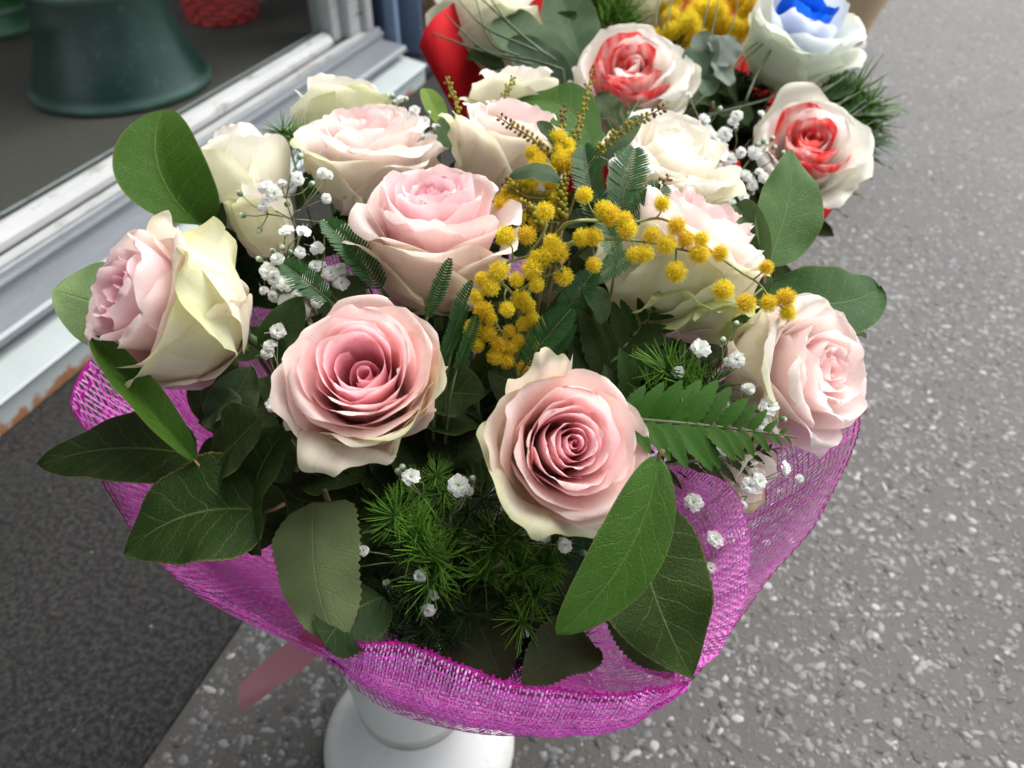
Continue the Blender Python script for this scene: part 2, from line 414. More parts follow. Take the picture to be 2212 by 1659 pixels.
# rounded chippings standing out of the asphalt, near enough to be told apart
rng = np.random.default_rng(4)
def scatter_stones():
    V = []; F = []; C = []
    dome = []
    for k in range(6): dome.append((math.cos(k * math.pi / 3), math.sin(k * math.pi / 3), -.15))
    for k in range(6): dome.append((.72 * math.cos(k * math.pi / 3 + .3), .72 * math.sin(k * math.pi / 3 + .3), .5))
    dome.append((0, 0, .72)); dome = np.array(dome)
    fc = [(k, (k + 1) % 6, 6 + (k + 1) % 6, 6 + k) for k in range(6)] + [(6 + k, 6 + (k + 1) % 6, 12) for k in range(6)]
    fwd2 = np.array([-math.sin(_y), math.cos(_y)]); rt2 = np.array([math.cos(_y), math.sin(_y)])
    n = 0
    for zone, cnt, smin, smax in (((GX, 1.0, .05, 1.5), 34000, .0012, .0056), ((GX, 1.9, 1.5, 3.6), 24000, .0018, .0058)):
        for _ in range(cnt):
            x = rng.uniform(zone[0] + .006, zone[1]); y = rng.uniform(zone[2], zone[3])
            f_ = x * fwd2[0] + y * fwd2[1]; r_ = x * rt2[0] + y * rt2[1]
            if f_ < .15 or abs(r_) > .78 * f_ + .35: continue
            s = smin + (smax - smin) * rng.random() ** 2.3
            a = rng.uniform(0, 6.28); e = rng.uniform(.6, 1.25); hh = rng.uniform(.10, .28)
            p = dome * (1 + rng.normal(0, .12, dome.shape)) * np.array([s * e, s / e, s * hh])
            q = np.stack([p[:, 0] * math.cos(a) - p[:, 1] * math.sin(a) + x, p[:, 0] * math.sin(a) + p[:, 1] * math.cos(a) + y, p[:, 2] + .0004], 1)
            o = n * 13; n += 1
            V.append(q); F += [tuple(i + o for i in t) for t in fc]
            b = rng.choice([.045, .075, .10, .14, .19, .29], p=[.12, .19, .25, .24, .15, .05]); w = rng.uniform(-.03, .05)
            C.append(np.tile([b * (1 + w), b, b * (1 - w)], (13, 1)))
    return np.vstack(V), F, np.vstack(C)
v, f, c = scatter_stones()
tag(part('chippings', v, f, M['stone'], ground, col=c, smooth_=True), kind='stuff')

# concrete paving strip beside the shop front, a hair proud of the asphalt
m_pav = mat_paving()
pav = thing('pavement', None, None, (0, 0, 0), kind='structure')
for y0, y1 in ((-1.6, -.62), (-.614, .93), (.936, 2.4), (2.406, 4.4)):
    g = MB(); g.box(-.905, GX, y0, y1, -.05, .006); g.build('slab', m_pav, pav, bevel=.002)

V = []; Fg = []; Cg = []; tri = [(0, 1, 2), (0, 2, 3), (0, 3, 1), (1, 3, 2)]
for k in range(420):                                    # grit lying on the slabs
    x, y = rng.uniform(-.88, GX - .01), rng.uniform(-.1, 1.6); s = rng.uniform(.0006, .0022); b = rng.choice([.03, .10, .22]); o4 = len(V)
    q = rng.normal(0, 1, (4, 3)); q = q / np.linalg.norm(q, axis=1)[:, None] * s + np.array([x, y, .0062 + s * .4])
    V += [tuple(p) for p in q]; Fg += [tuple(i + o4 for i in t_) for t_ in tri]; Cg += [(b, b * .97, b * .92)] * 4
tag(part('grit', V, Fg, M['stone'], pav, col=np.array(Cg), smooth_=False), kind='stuff')

# ---- shop window
m_frame, m_alu, m_glass = mat_frame(), mat_alu(), mat_glass()
m_dark = simple('dark_gap', (.02, .02, .02), .8)
m_seal = simple('rubber_seal', (.03, .03, .032), .6)
WY0, WY1 = -1.5, 1.86
win = thing('shop_window', 'white metal framed shop window with a low grey sill and rusty foot', 'window', (-1.0, 0, 0))
g = MB(); g.prism([(-1.10, 0), (-.90, 0), (-.900, .045), (-.905, .047), (-1.10, .047)], WY0, WY1 + .06); g.build('plinth', mat_rust(-.015, .05, 'rusty_plinth_paint'), win)
g = MB(); g.prism([(-1.10, .047), (-.908, .047), (-.908, .050), (-1.10, .050)], WY0, WY1 + .05); g.build('joint', m_dark, win)
g = MB(); g.prism([(-1.10, .0502), (-.893, .0502), (-.889, .0535), (-.893, .0565), (-.975, .072), (-1.10, .072)], WY0, WY1 + .055); g.build('step_plate', mat_rust(.02, .056, 'step_plate_paint'), win)
g = MB(); g.prism([(-1.10, .078), (-.945, .082), (-.940, .086), (-.941, .094), (-.947, .0975), (-1.004, .1055), (-1.006, .118), (-1.000, .120), (-1.000, .124), (-1.008, .1255), (-1.010, .134), (-1.014, .1365), (-1.10, .1365)], WY0, WY1 + .05); g.build('sill', m_alu, win)
g = MB(); g.prism([(-1.10, .1368), (-1.012, .1368), (-1.012, .141), (-1.030, .143), (-1.031, .1395), (-1.10, .1395)], WY0, WY1); g.build('lower_rail', m_frame, win)
g = MB(); g.prism([(-1.09, .1400), (-1.0335, .1400), (-1.0335, .1412), (-1.041, .1412), (-1.041, .140), (-1.09, .1398)], WY0, WY1 - .02); g.build('groove', m_dark, win)
g = MB(); g.prism([(-1.10, .1415), (-1.041, .1415), (-1.0425, .152), (-1.050, .163), (-1.060, .1675), (-1.0715, .169), (-1.0715, .161), (-1.10, .161)], WY0, WY1 - .13); g.build('glazing_bead', m_frame, win)
g = MB(); g.box(-1.0765, -1.0722, WY0, WY1 - .12, .1612, 2.05); g.build('glass', m_glass, win)
g = MB(); g.prism([(-1.0716, .1612), (-1.0665, .1692), (-1.0665, .1722), (-1.0716, .1722)], WY0, WY1 - .135); g.build('seal', m_seal, win)
yb = WY1 - .125
for nm, x0, x1, y0, y1, mt in (('inner_post', -1.10, -1.043, yb, yb + .045, m_frame), ('post_face', -1.10, -1.022, yb + .0455, yb + .105, m_frame), ('post_edge', -1.10, -1.008, yb + .1055, yb + .14, m_frame)):
    g = MB(); g.box(x0, x1, y0, y1, .1416, 2.1); g.build(nm, mt, win, bevel=.004)
g = MB(); g.box(-1.12, -1.0, WY0, WY1 + .05, 2.051, 2.13); g.build('top_rail', m_frame, win, bevel=.004)

# ---- door side of the shop front, beyond the window
rec = thing('door_jamb', 'blue grey metal door jamb with narrow upright fins beyond the shop window', 'door frame', (-1.0, 2.05, 0))
m_blue = simple('blue_grey_paint', lin(120, 140, 165), .4, .4, noise=.25, nscale=18)
m_navy = simple('navy_seal', lin(38, 46, 70), .5)
for nm, x0, x1, y0, y1, z0, mt in (('dark_strip', -1.10, -1.015, 1.925, 1.945, .0, m_navy), ('fin', -1.06, -.985, 1.9455, 1.97, .0, m_blue), ('inner_panel', -1.10, -1.03, 1.971, 2.055, .0, m_navy), ('fin', -1.06, -.965, 2.056, 2.072, .0, m_blue)):
    g = MB(); g.box(x0, x1, y0, y1, z0 + .001, 2.3); g.build(nm, mt, rec, bevel=.002)
g = MB(); g.box(-1.10, -.905, 1.9205, 2.0745, .0065, .028); g.build('threshold', simple('dark_threshold', lin(34, 36, 42), .7, .2, noise=.3, nscale=30), rec, bevel=.002)
wp = thing('wall_pillar', 'pale grey blue wall pillar with rust stained edge behind the red paper wrap', 'pillar', (-.98, 2.2, 0))
g = MB(); g.box(-1.10, -.93, 2.075, 2.155, .001, 2.6); g.build('upright', mat_rust(-.2, .9, 'stained_pillar_paint'), wp, bevel=.003)
g = MB(); g.box(-1.10, -.90, 2.156, 2.42, .001, 2.6); g.build('face', simple('pillar_paint', lin(150, 165, 180), .5, .3, noise=.2, nscale=14), wp, bevel=.003)

# ---- the room behind the glass
m_floor = simple('shop_floor_carpet', lin(86, 80, 74), .95, .1, noise=.35, nscale=120, bump=.6)
g = MB(); g.box(-3.4, -1.078, WY0, 2.3, .06, .125); tag(g.build('shop_floor', m_floor), kind='structure')
m_wall = simple('plaster', lin(150, 146, 140), .9, .2, noise=.08, nscale=12)
g = MB(); g.box(-1.8, -1.12, WY0, 2.3, 2.30, 2.40); tag(g.build('partial_shop_ceiling', m_wall), kind='structure')  # unseen partial ceiling, added and narrowed to set the light on the goods
g = MB(); g.box(-3.5, -3.4, WY0, 2.3, .0, 2.6); tag(g.build('shop_back_wall', m_wall), kind='structure')
g = MB(); g.box(-3.4, -1.12, 2.301, 2.40, .0, 2.6); tag(g.build('shop_side_wall', m_wall), kind='structure')
g = MB(); g.box(-1.35, -1.0, -6, 9, 2.64, 5.0); tag(g.build('shop_upper_wall', m_wall), kind='structure')
g = MB(); g.box(-1.30, -1.02, WY0, 2.4, 2.131, 2.6305); tag(g.build('shop_fascia_wall', m_wall), kind='structure')
g = MB(); g.box(-1.3, -1.0, 2.421, 9, 0, 2.63); tag(g.build('next_wall', m_wall), kind='structure')
g = MB(); g.box(-1.3, -1.0, -6, WY0 - .101, 0, 2.63); tag(g.build('near_wall', m_wall), kind='structure')
# unseen canopy, added to block sky light from the near and left side
g = MB(); g.prism([(-.999, 2.42), (1.7, 1.98), (1.71, 2.02), (-.999, 2.47)], -4.0, .20)
tag(g.build('added_shade_canopy', simple('shade_canopy_cloth', lin(60, 74, 62), .8, .2)), 'unseen cloth canopy added over the shop front to shade the near side', 'canopy')

# ---- goods behind the glass
def bucket(name, label, center, rf, rs, hs, rt, ht, color, scuff, seam=None, group=None):
    m = NT(name + '_plastic'); o = m.obj(); sx = m.node('ShaderNodeSeparateXYZ'); m.link(o, sx.inputs[0])
    n1 = m.noise(30, 6, .75, o); n2 = m.noise(7, 4, .6, o)
    base = m.mix(n2, tuple(x * .85 for x in color), tuple(min(1, x * 1.1) for x in color))
    ring = m.math('MULTIPLY', m.math('SUBTRACT', .010, m.math('ABSOLUTE', m.math('SUBTRACT', sx.outputs[2], center[2] + hs + .006))), 140.0, clamp=True)
    rim = m.math('MULTIPLY', m.math('SUBTRACT', .016, m.math('ABSOLUTE', m.math('SUBTRACT', sx.outputs[2], center[2] + .012))), 90.0, clamp=True)
    k = m.math('MULTIPLY', m.math('ADD', m.math('MULTIPLY', m.math('MAXIMUM', ring, m.math('MULTIPLY', rim, .6)), m.math('MULTIPLY', n2, 1.3)), m.math('MULTIPLY', m.math('SUBTRACT', n1, .56), 2.2 * scuff, clamp=True)), .8, clamp=True)
    base = m.mix(k, base, tuple(min(1, .25 + x * .6) for x in color) if not seam else seam)
    m.link(base, m.b.inputs['Base Color']); m.b.inputs['Roughness'].default_value = .38; m.bump(n1, .06, .001)
    t = thing(name, label, 'bucket', center, group)
    prof = [(rf * .96, 0), (rf, .004), (rf * 1.0, .012), (rf * .985, .018)]
    for q in np.linspace(.08, 1, 12): prof.append((rs + (rf * .97 - rs) * (1 - q) ** 2.0, .018 + (hs - .018) * q))
    v, f = lathe(prof, 72, center); part('foot', v, f, m.m, t)
    prof = [(rs * .985, hs - .004), (rs * .985, hs + .001), (rs * 1.012, hs + .002), (rs * 1.016, hs + .006), (rs * 1.010, hs + .010), (rs, hs + .012)]
    for q in np.linspace(.05, 1, 10): prof.append((rs + (rt - rs) * q, hs + .012 + (ht - hs - .012) * q))
    prof += [(rt * 1.05, ht + .002), (rt * 1.05, ht + .012), (rt * .97, ht + .012), (rt * .95, ht - .01), (rs * .93, hs + .03), (.001, hs + .02)]
    v, f = lathe(prof, 72, center); part('body', v, f, m.m, t)
    return t
gb = at_z(268, 185, .125)
bucket('flower_bucket', 'dark green plastic flower bucket with flared scuffed foot behind the glass', (gb.x, gb.y, .1255), .186, .132, .20, .17, .5, lin(7, 46, 38), .8, lin(120, 150, 140))
gb2 = at_z(-38, 62, .125)
bucket('flower_bucket', 'brighter green bucket at the picture corner, beside the scuffed dark one', (gb2.x, gb2.y, .1255), .145, .13, .05, .165, .5, lin(10, 96, 48), .35)
# red woven basket
rb = at_z(484, 40, .125)
t = thing('basket', 'small bright red woven basket on the shop floor behind the glass', 'basket', (rb.x, rb.y, .1255))
m_red = simple('red_cane', lin(225, 22, 30), .5, .4, noise=.3, nscale=60)
g = MB(); n = 96; rad = .082
for j in range(9):
    pts = []
    for k in range(n + 1):
        a = 2 * math.pi * k / n; w = .006 * math.sin(a * 12 + j * math.pi)
        pts.append((rb.x + (rad + .002 * j + w) * math.cos(a), rb.y + (rad + .002 * j + w) * math.sin(a), .1335 + j * .0135))
    g.tube(pts, .0078, 5)
g.build('weave', m_red, t, smooth_=True)
for k in range(24):
    a = 2 * math.pi * (k + .5) / 24; g = MB()
    g.tube([(rb.x + rad * math.cos(a), rb.y + rad * math.sin(a), .127), (rb.x + (rad + .019) * math.cos(a), rb.y + (rad + .019) * math.sin(a), .255)], .004, 5); g.build('stake', m_red, t, smooth_=True)
v, f = lathe([(.001, .004), (rad, .003), (rad, .0), (.001, 0)], 32, (rb.x, rb.y, .126)); part('bottom', v, f, m_red, t)

# ---- white florist's bucket that holds the bouquet
vb = at_z(909, 1608, 0)
bucket('flower_bucket', 'white plastic flower bucket with flared foot under the pink rose bouquet', (vb.x, vb.y, .0008), .0885, .0475, .087, .060, .235, lin(214, 214, 211), 1.2, lin(120, 118, 96))
VASE = Vector((vb.x, vb.y, 0))
# ================================================================== PLANT BUILDERS
BIND = VASE + Vector((.03, .012, .225))                       # where the stems are tied, in the mouth of the white bucket
def stem_to(p, d, end=None, k=.06):
    """points of a stem that leaves p against direction d and runs down to the tied stems"""
    end = Vector(end) if end is not None else BIND; p = Vector(p); d = Vector(d)
    c1 = p - d * k; c2 = end + (Vector((p.x, p.y, end.z)) - end) * .25 + Vector((0, 0, .04))
    return [tuple(p * (1 - t) ** 3 + c1 * 3 * t * (1 - t) ** 2 + c2 * 3 * t * t * (1 - t) + end * t ** 3) for t in np.linspace(0, 1, 9)]

def petal_mesh(rg, prof, W, Rm, theta, rf=1.0, drop=.24, tip=.0, roll=.0, ruf=.05, ruf2=.03, tuck=.05, nu=19, nv=17, wide=.55, fold=0, twist=0):
    C = crom(prof, 80); s01 = np.linspace(0, 1, 80)
    U, Vv = np.meshgrid(np.linspace(-1, 1, nu), np.linspace(0, 1, nv))
    au = np.abs(U)
    e1, e2, e3 = rg.uniform(0, 6.28, 3); k1, k2 = rg.uniform(3, 5), rg.uniform(7, 11)
    vv = .972 * Vv * (1 - drop * au ** 2.3) + tip * np.maximum(0, 1 - au / .32) ** 1.4 * Vv ** 5
    k3 = rg.uniform(15, 22)
    vv = vv + Vv ** 4 * ruf2 * .55 * (np.sin(U * k1 + e1) + .6 * np.sin(U * k2 + e2) + .28 * np.sin(U * k3 + e3) * (.5 + .5 * np.sin(U * 3 + e1)))
    vv = np.clip(vv, 0, 1)
    r = np.interp(vv, s01, C[:, 0]); z = np.interp(vv, s01, C[:, 1])
    tr = np.interp(vv, s01, np.gradient(C[:, 0])); tz = np.interp(vv, s01, np.gradient(C[:, 1]))
    L = np.sqrt(tr ** 2 + tz ** 2) + 1e-9; nr, nz = tz / L, -tr / L
    ws = (.30 + .70 * np.sin(np.pi / 2 * np.clip(Vv / wide, 0, 1)) ** .9) * (1 - .10 * smooth(.65, 1, Vv))
    rho = np.maximum(lerp(r, Rm, .5) * rf, .12 * Rm + .0008)
    ang = U * W * ws / rho
    D = roll * Rm * smooth(.25, 1, Vv) * (.45 * np.maximum(0, au - .35) ** 1.7 + 1.9 * np.maximum(0, au - .68) ** 2)
    D = D + ruf * Rm * Vv ** 2.5 * (.6 * np.sin(U * k1 + e2) + .35 * np.sin(U * k2 + e3)) * (.35 + .65 * au)
    D = D + fold * Rm * Vv ** 2 * (np.exp(-(U / .28) ** 2) - .3)
    D = D + .02 * Rm * np.sin(U * 6 + Vv * 5 + e1) * Vv
    rr = rho + D * nr
    x = (r - rho) + rr * np.cos(ang); y = rr * np.sin(ang)
    z = z + D * nz
    k = 1 + tuck * U * smooth(0, .4, Vv)
    x, y = x * k, y * k
    th = theta + twist * Vv
    X = x * np.cos(th) - y * np.sin(th); Y = x * np.sin(th) + y * np.cos(th)
    verts = np.stack([X, Y, z], -1).reshape(-1, 3)
    uv = np.stack([(U + 1) / 2, np.clip(Vv, 0, 1)], -1).reshape(-1, 2)
    return mesh_data('petal', verts, grid_faces(nu, nv), uv)

def rose(label, ctr, axis, Rr, seed, H=None, n=26, opn=.6, core=(.10, -.25), cin=(.72, .30, .38), cmid=(.80, .47, .46), cout=(.84, .66, .52),
         guards=(), mat='petal', spin=0.0, cat='rose', group=None, dye=None, sepals=5, end=None, gcol=(.80, .80, .58), lift=.5, name='rose', ztop=(.97, 1.0, .84), nocurl=False, stem=True, hollow=None, flare=1.0):
    """ctr: middle of the flower; axis: the way it faces; guards: (angle deg, lean, length, width, colour mix, ruffle)"""
    rg = np.random.default_rng(seed); H = H or Rr * 1.75
    ax = Vector(axis).normalized(); Mx = frame(ax, UP) @ Matrix.Rotation(spin, 3, 'Z')
    base = Vector(ctr) - ax * H * lift
    t = thing(name, label, cat, base, group)
    t.rotation_euler = Mx.to_euler(); t['turned'] = 1
    def add(me, col, dv=None):
        o = link('petal', me, M[mat], t, None, col)
        if dv is not None: o['dye'] = float(dv)
        return o
    for i in range(n):
        f = i / (n - 1); Rm = Rr * (core[0] + (1 - core[0]) * f ** 1.05)
        lean = lerp(core[1], opn, float(smooth(.30, 1.0, f)))
        zt = H * (lerp(ztop[0], ztop[1], float(smooth(0, .45, f))) if f < .6 else lerp(ztop[1], ztop[2], float(smooth(.6, 1, f))))
        ox = oy = 0
        if f > .15: Rm *= 1 + rg.normal(0, .035)
        if hollow:
            if i < 4: Rm = Rr * (.10 + .045 * i); zt = H * (.80 - .015 * i); lean = -.35; ox, oy = hollow[0] * Rr, hollow[1] * Rr
            else: Rm = Rr * (.36 + .64 * ((i - 4) / (n - 5)) ** .95); lean = max(lean, -.02)
        zt *= rg.uniform(.955, 1.035)
        fl = flare * float(smooth(.1, .5, f))
        pr = [(.05 * Rr, 0), (.55 * Rm + .04 * Rr, .085 * H), (Rm * (.96 - .22 * fl), .33 * H), (Rm * (1 + .18 * lean - .10 * fl), .66 * H), (Rm * (1 + .52 * lean + .05 * fl), zt)]
        if f > .28 and not nocurl:
            cu = Rr * (.06 + .20 * opn * float(smooth(.28, 1, f))) * rg.uniform(.5, 1.5)
            pr += [(Rm * (1 + .52 * lean) + cu * .62, zt + cu * lerp(.12, .0, f)), (Rm * (1 + .52 * lean) + cu * 1.05, zt - cu * lerp(.1, .7, f))]
        cov = lerp(2.5, 1.42, float(smooth(0, .42, f))) * rg.uniform(.85, 1.12)
        me = petal_mesh(rg, pr, cov * Rm, Rm, i * 2.3999 + rg.normal(0, .22), rf=lerp(1.0, 1.10, f), drop=.12 + .10 * f, tip=rg.uniform(0, .05) if rg.random() < .7 else .0, roll=lerp(-.02, .35, f) * rg.uniform(.4, 1.6) * (.3 + opn),
                        ruf=.03 + .06 * f, ruf2=.02 + .04 * f, tuck=rg.uniform(.03, .12), nu=27, nv=20)
        if ox or oy:
            for q in me.vertices: k_ = min(1, q.co.z / (H * .5)); q.co.x += ox * k_; q.co.y += oy * k_
        jit = rg.normal(0, .025)
        c = [lerp(cin[k], cmid[k], min(1, f / .5)) if f < .5 else lerp(cmid[k], cout[k], (f - .5) / .5) for k in range(3)]
        c = [min(.985, max(0, q * (1 + jit))) for q in c]
        add(me, c, (dye(f, rg) if dye else None))
    for gi, gd in enumerate(guards):
        a, lean, ln, wd, gm, rf_ = gd
        Lg = ln * H; b = R(lean)                         # lean: angle of the petal's upper half from the flower axis
        p0 = (.06 * Rr, 0); p1 = (.62 * Rr, .07 * H); p2 = (1.02 * Rr, .30 * H)
        q = np.array(p2); pts = [p0, p1, p2]; m_ = 6
        for s in range(m_):
            th = lerp(R(8), b, float(smooth(0, m_ - 2, s))) + (R(38) if s == m_ - 1 else 0)
            q = q + Lg * .60 / m_ * (.8 if s == m_ - 1 else 1.04) * np.array([math.sin(th), math.cos(th)]); pts.append(tuple(q))
        q = q + Lg * .05 * np.array([math.sin(b + R(95)), math.cos(b + R(95))]); pts.append(tuple(q))
        me = petal_mesh(rg, pts, wd * Rr, Rr, R(a) - spin, rf=rg.uniform(.85, 1.1), drop=.25, tip=rg.uniform(.02, .06), roll=.5 + .8 * rf_, ruf=.05 + .10 * rf_, ruf2=.03 + .05 * rf_, tuck=.02, nu=31, nv=27, fold=.10 * rf_)
        og = add(me, [lerp(cout[k], gcol[k], min(1, gm)) for k in range(3)], (.03 if dye else None)); og['greenish'] = float(min(1.2, gm * 1.1))
    # calyx, sepals, stem
    v, f = lathe([(.0005, -.30 * Rr), (.13 * Rr, -.28 * Rr), (.17 * Rr, -.15 * Rr), (.13 * Rr, -.02 * Rr), (.06 * Rr, .0)], 12)
    link('calyx', mesh_data('calyx', v, f), M['green'], t, None, (.09, .17, .05))
    for k in range(sepals):
        a = 2 * math.pi * (k + rg.uniform(-.15, .15)) / 5; nn, mm = 5, 9
        ln = Rr * rg.uniform(.9, 1.35); dr = rg.uniform(-.2, .9)
        U, Vv = np.meshgrid(np.linspace(-1, 1, nn), np.linspace(0, 1, mm))
        wv = .17 * Rr * (1 - Vv) ** .8 * (.6 + 1.2 * Vv * (1 - Vv) * 2)
        rr = .12 * Rr + ln * Vv * (.55 + .35 * dr); zz = -.05 * Rr + ln * (.55 - .6 * dr) * Vv ** 1.4 * (1 - .35 * Vv) - .15 * wv * np.abs(U)
        y = U * wv + .05 * Rr * np.sin(Vv * 5) * Vv
        X = rr * math.cos(a) - y * math.sin(a); Y = rr * math.sin(a) + y * math.cos(a)
        uv = np.stack([(U + 1) / 2, Vv], -1).reshape(-1, 2)
        link('sepal', mesh_data('sepal', np.stack([X, Y, zz], -1).reshape(-1, 3), grid_faces(nn, mm), uv), M['leaf'], t, None, (.10, .19, .06))
    if stem:
        e = Vector(end) if end is not None else BIND + Vector((rg.uniform(-.025, .025), rg.uniform(-.025, .025), rg.uniform(-.02, .01)))
        pts = [Mx.transposed() @ (Vector(p) - base) for p in stem_to(base - ax * .26 * Rr, ax, e, .05)]
        v, f = tube(pts, [.0028, .0024, .003], 7)
        link('stem', mesh_data('stem', v, f), M['stem'], t, None, (.07, .14, .04))
    return t

def leaf(parent, B, T, wid, facing, color, fold=.25, bend=.05, side=0, curl=0, mat='leaf', serr=.0, pw=(.55, .8), nu=11, nv=40, name='leaf', wave=.05, seed=0, label=None, petiole=.0, twist=0, tipcurl=0, asym=0):
    """B, T: base and tip; wid: full width; facing: direction the upper face looks"""
    color = tuple(q * .74 for q in color)
    rg = np.random.default_rng(seed + 11); B = Vector(B); T = Vector(T); a = (T - B); L = a.length; a.normalize()
    n = Vector(facing); n = (n - a * n.dot(a)).normalized(); s = a.cross(n)
    A, N, Sd = (np.array(q) for q in (a, n, s))
    U, t = np.meshgrid(np.linspace(-1, 1, nu), np.linspace(0, 1, nv))
    p, q = pw; pk = p / (p + q); nrm = pk ** p * (1 - pk) ** q
    w = (t + 1e-6) ** p * (1 - t) ** q / nrm * wid / 2
    if serr: w = w * (1 + serr * (np.abs(U) > .99) * ((np.arange(nv)[:, None] % 2) * 2 - 1) * (t < .97))
    e = rg.uniform(0, 6.28, 3)
    wv = wave * wid * np.abs(U) ** 1.5 * (np.sin(t * rg.uniform(7, 11) + e[0] + (U > 0) * 2.1) + .4 * np.sin(t * 19 + e[1]))
    tw = twist * (t - .2)
    fo = fold + 0 * t
    ux = U * w * np.cos(fo) ; un = np.abs(U) * w * np.sin(fo) - curl * U ** 2 * w * 1.2 + wv + asym * U * w
    xs = ux * np.cos(tw) - un * np.sin(tw); xn = ux * np.sin(tw) + un * np.cos(tw)
    arch = bend * L * 4 * t * (1 - t) - tipcurl * L * smooth(.55, 1, t) ** 1.5
    sw = side * L * 4 * t * (1 - t)
    tl = t - .25 * tipcurl * smooth(.55, 1, t) ** 2
    P = np.array(B)[None, None] + A * (L * tl)[..., None] + N * (arch + xn)[..., None] + Sd * (sw + xs)[..., None]
    uv = np.stack([(U + 1) / 2, t], -1).reshape(-1, 2)
    o = part(name, P.reshape(-1, 3), grid_faces(nu, nv), M[mat], parent, uv=uv, color=color)
    if label: o['label'] = label
    if petiole:
        g = MB(); g.tube([tuple(B - a * petiole + n * petiole * .2), tuple(B - a * petiole * .4), tuple(B + a * L * .04)], [.0011, .0009, .0007], 5)
        g.build('petiole', M['stem'], o, color=(.20, .09, .05), smooth_=True)
    return o

def branch(parent, pts, rad, color, n=6, name='stem', samples=None):
    g = MB(); g.tube(crom(pts, samples or max(6, len(pts) * 5)), rad, n)
    return g.build(name, M['stem'], parent, color=color, smooth_=True)

# ---- shared small meshes
rg0 = np.random.default_rng(77)
def make_pompom(seed):
    rg = np.random.default_rng(seed); v, f = ico(2); v = v * .62 * (1 + rg.normal(0, .05, (len(v), 1)))
    V = [v]; F = list(f); C = [np.tile([.72, .56, .03], (len(v), 1))]; o = len(v); n = 620
    for i in range(n):
        zz = 1 - 2 * (i + .5) / n; a = i * 2.39996; q = math.sqrt(1 - zz * zz)
        d = np.array([q * math.cos(a), q * math.sin(a), zz]) + rg.normal(0, .10, 3); d /= np.linalg.norm(d)
        s = np.cross(d, rg.normal(0, 1, 3)); s /= np.linalg.norm(s) + 1e-9
        l = rg.uniform(.78, 1.10) + (rg.random() < .06) * rg.uniform(.05, .22); b = d + rg.normal(0, .16, 3)
        b /= np.linalg.norm(b); e = d * .55; m_ = d * .8; tp = b * l
        V.append(np.array([e - s * .018, e + s * .018, m_ + s * .016, m_ - s * .016, tp + s * .022, tp - s * .022]))
        F += [(o, o + 1, o + 2, o + 3), (o + 3, o + 2, o + 4, o + 5)]; o += 6
        k = rg.uniform(.85, 1.1); C.append(np.array([[.80 * k, .62 * k, .02]] * 2 + [[.90 * k, .74 * k, .03]] * 2 + [[.95 * k, .85 * k, .07]] * 2))
    return mesh_data('pompom', np.vstack(V), F, col=np.vstack(C), smooth_=False)
POMPOM = [make_pompom(s) for s in (1, 2, 3)]
for m_ in POMPOM: m_.materials.append(M['pollen'])

def make_blossom(seed, open_=1.0):
    """small double white flower, local z is the way it faces, radius 1"""
    rg = np.random.default_rng(seed); V = []; F = []; C = []; o = 0
    for ring, (cnt, r0, r1, lift, wd) in enumerate(((9, .12, 1.0, .05, .36), (9, .10, .88, .18, .33), (8, .08, .70, .32, .28), (6, .05, .48, .42, .20))):
        for k in range(cnt):
            a = 2 * math.pi * (k + .5 * (ring % 2)) / cnt + rg.normal(0, .14); L = r1 * rg.uniform(.86, 1.1); nn, mm = 5, 5
            U, t = np.meshgrid(np.linspace(-1, 1, nn), np.linspace(0, 1, mm))
            w = wd * (.22 + .78 * np.sin(np.clip(t, 0, 1) * 1.75)) * (1 + .0 * U)
            rr = r0 + (L - r0) * t * (1 - .14 * U ** 2 * t) * open_ + .05 * t * np.cos(U * 9) * t
            zz = lift * t ** .8 * (2 - open_) + .10 * np.sin(U * 3 + rg.uniform(0, 6)) * t + rg.normal(0, .03) - .12 * t ** 3 * (ring == 0) + .06 * U ** 2 * t
            y = U * w
            V.append(np.stack([rr * math.cos(a) - y * math.sin(a), rr * math.sin(a) + y * math.cos(a), zz], -1).reshape(-1, 3))
            F += [tuple(i + o for i in q) for q in grid_faces(nn, mm)]; o += nn * mm
            tt = t.reshape(-1, 1); C.append(np.array([.62, .74, .42]) * (1 - smooth(.0, .38, tt)) + np.array([.93, .94, .92]) * smooth(.0, .38, tt))
    for k in range(4):                                   # thread-like styles
        d = rg.normal(0, .45, 3) + np.array([0, 0, 1.0]); tp = d * rg.uniform(.9, 1.3)
        V.append(np.array([[-.015, 0, .1], [.015, 0, .1], tp + [.02, 0, 0], tp - [.02, 0, 0]])); F.append((o, o + 1, o + 2, o + 3)); o += 4
        C.append(np.tile([.85, .86, .80], (4, 1)))
    v, f = ico(1); v = v * np.array([.24, .24, .30]) + np.array([0, 0, -.22]); V.append(v); F += [tuple(i + o for i in q) for q in f]; o += len(v); C.append(np.tile([.16, .26, .10], (len(v), 1)))
    me = mesh_data('blossom', np.vstack(V), F, col=np.vstack(C)); me.materials.append(M['white_petal']); return me
BLOSSOM = [make_blossom(s, op) for s, op in ((1, 1.0), (2, .92), (3, 1.0), (4, .72))]
def make_bud(col_top, col_low, k=1.0):
    v, f = ico(2); c = np.where(v[:, 2:3] > .05, np.array(col_top), np.array(col_low)); v = v * np.array([.8, .8, 1.05 * k])
    me = mesh_data('bud', v, f, col=c); me.materials.append(M['white_petal']); return me
BUD = make_bud((.80, .84, .74), (.20, .32, .14))
MBUD = make_bud((.52, .46, .07), (.36, .34, .06))
MBUD2 = make_bud((.36, .22, .06), (.24, .15, .05))

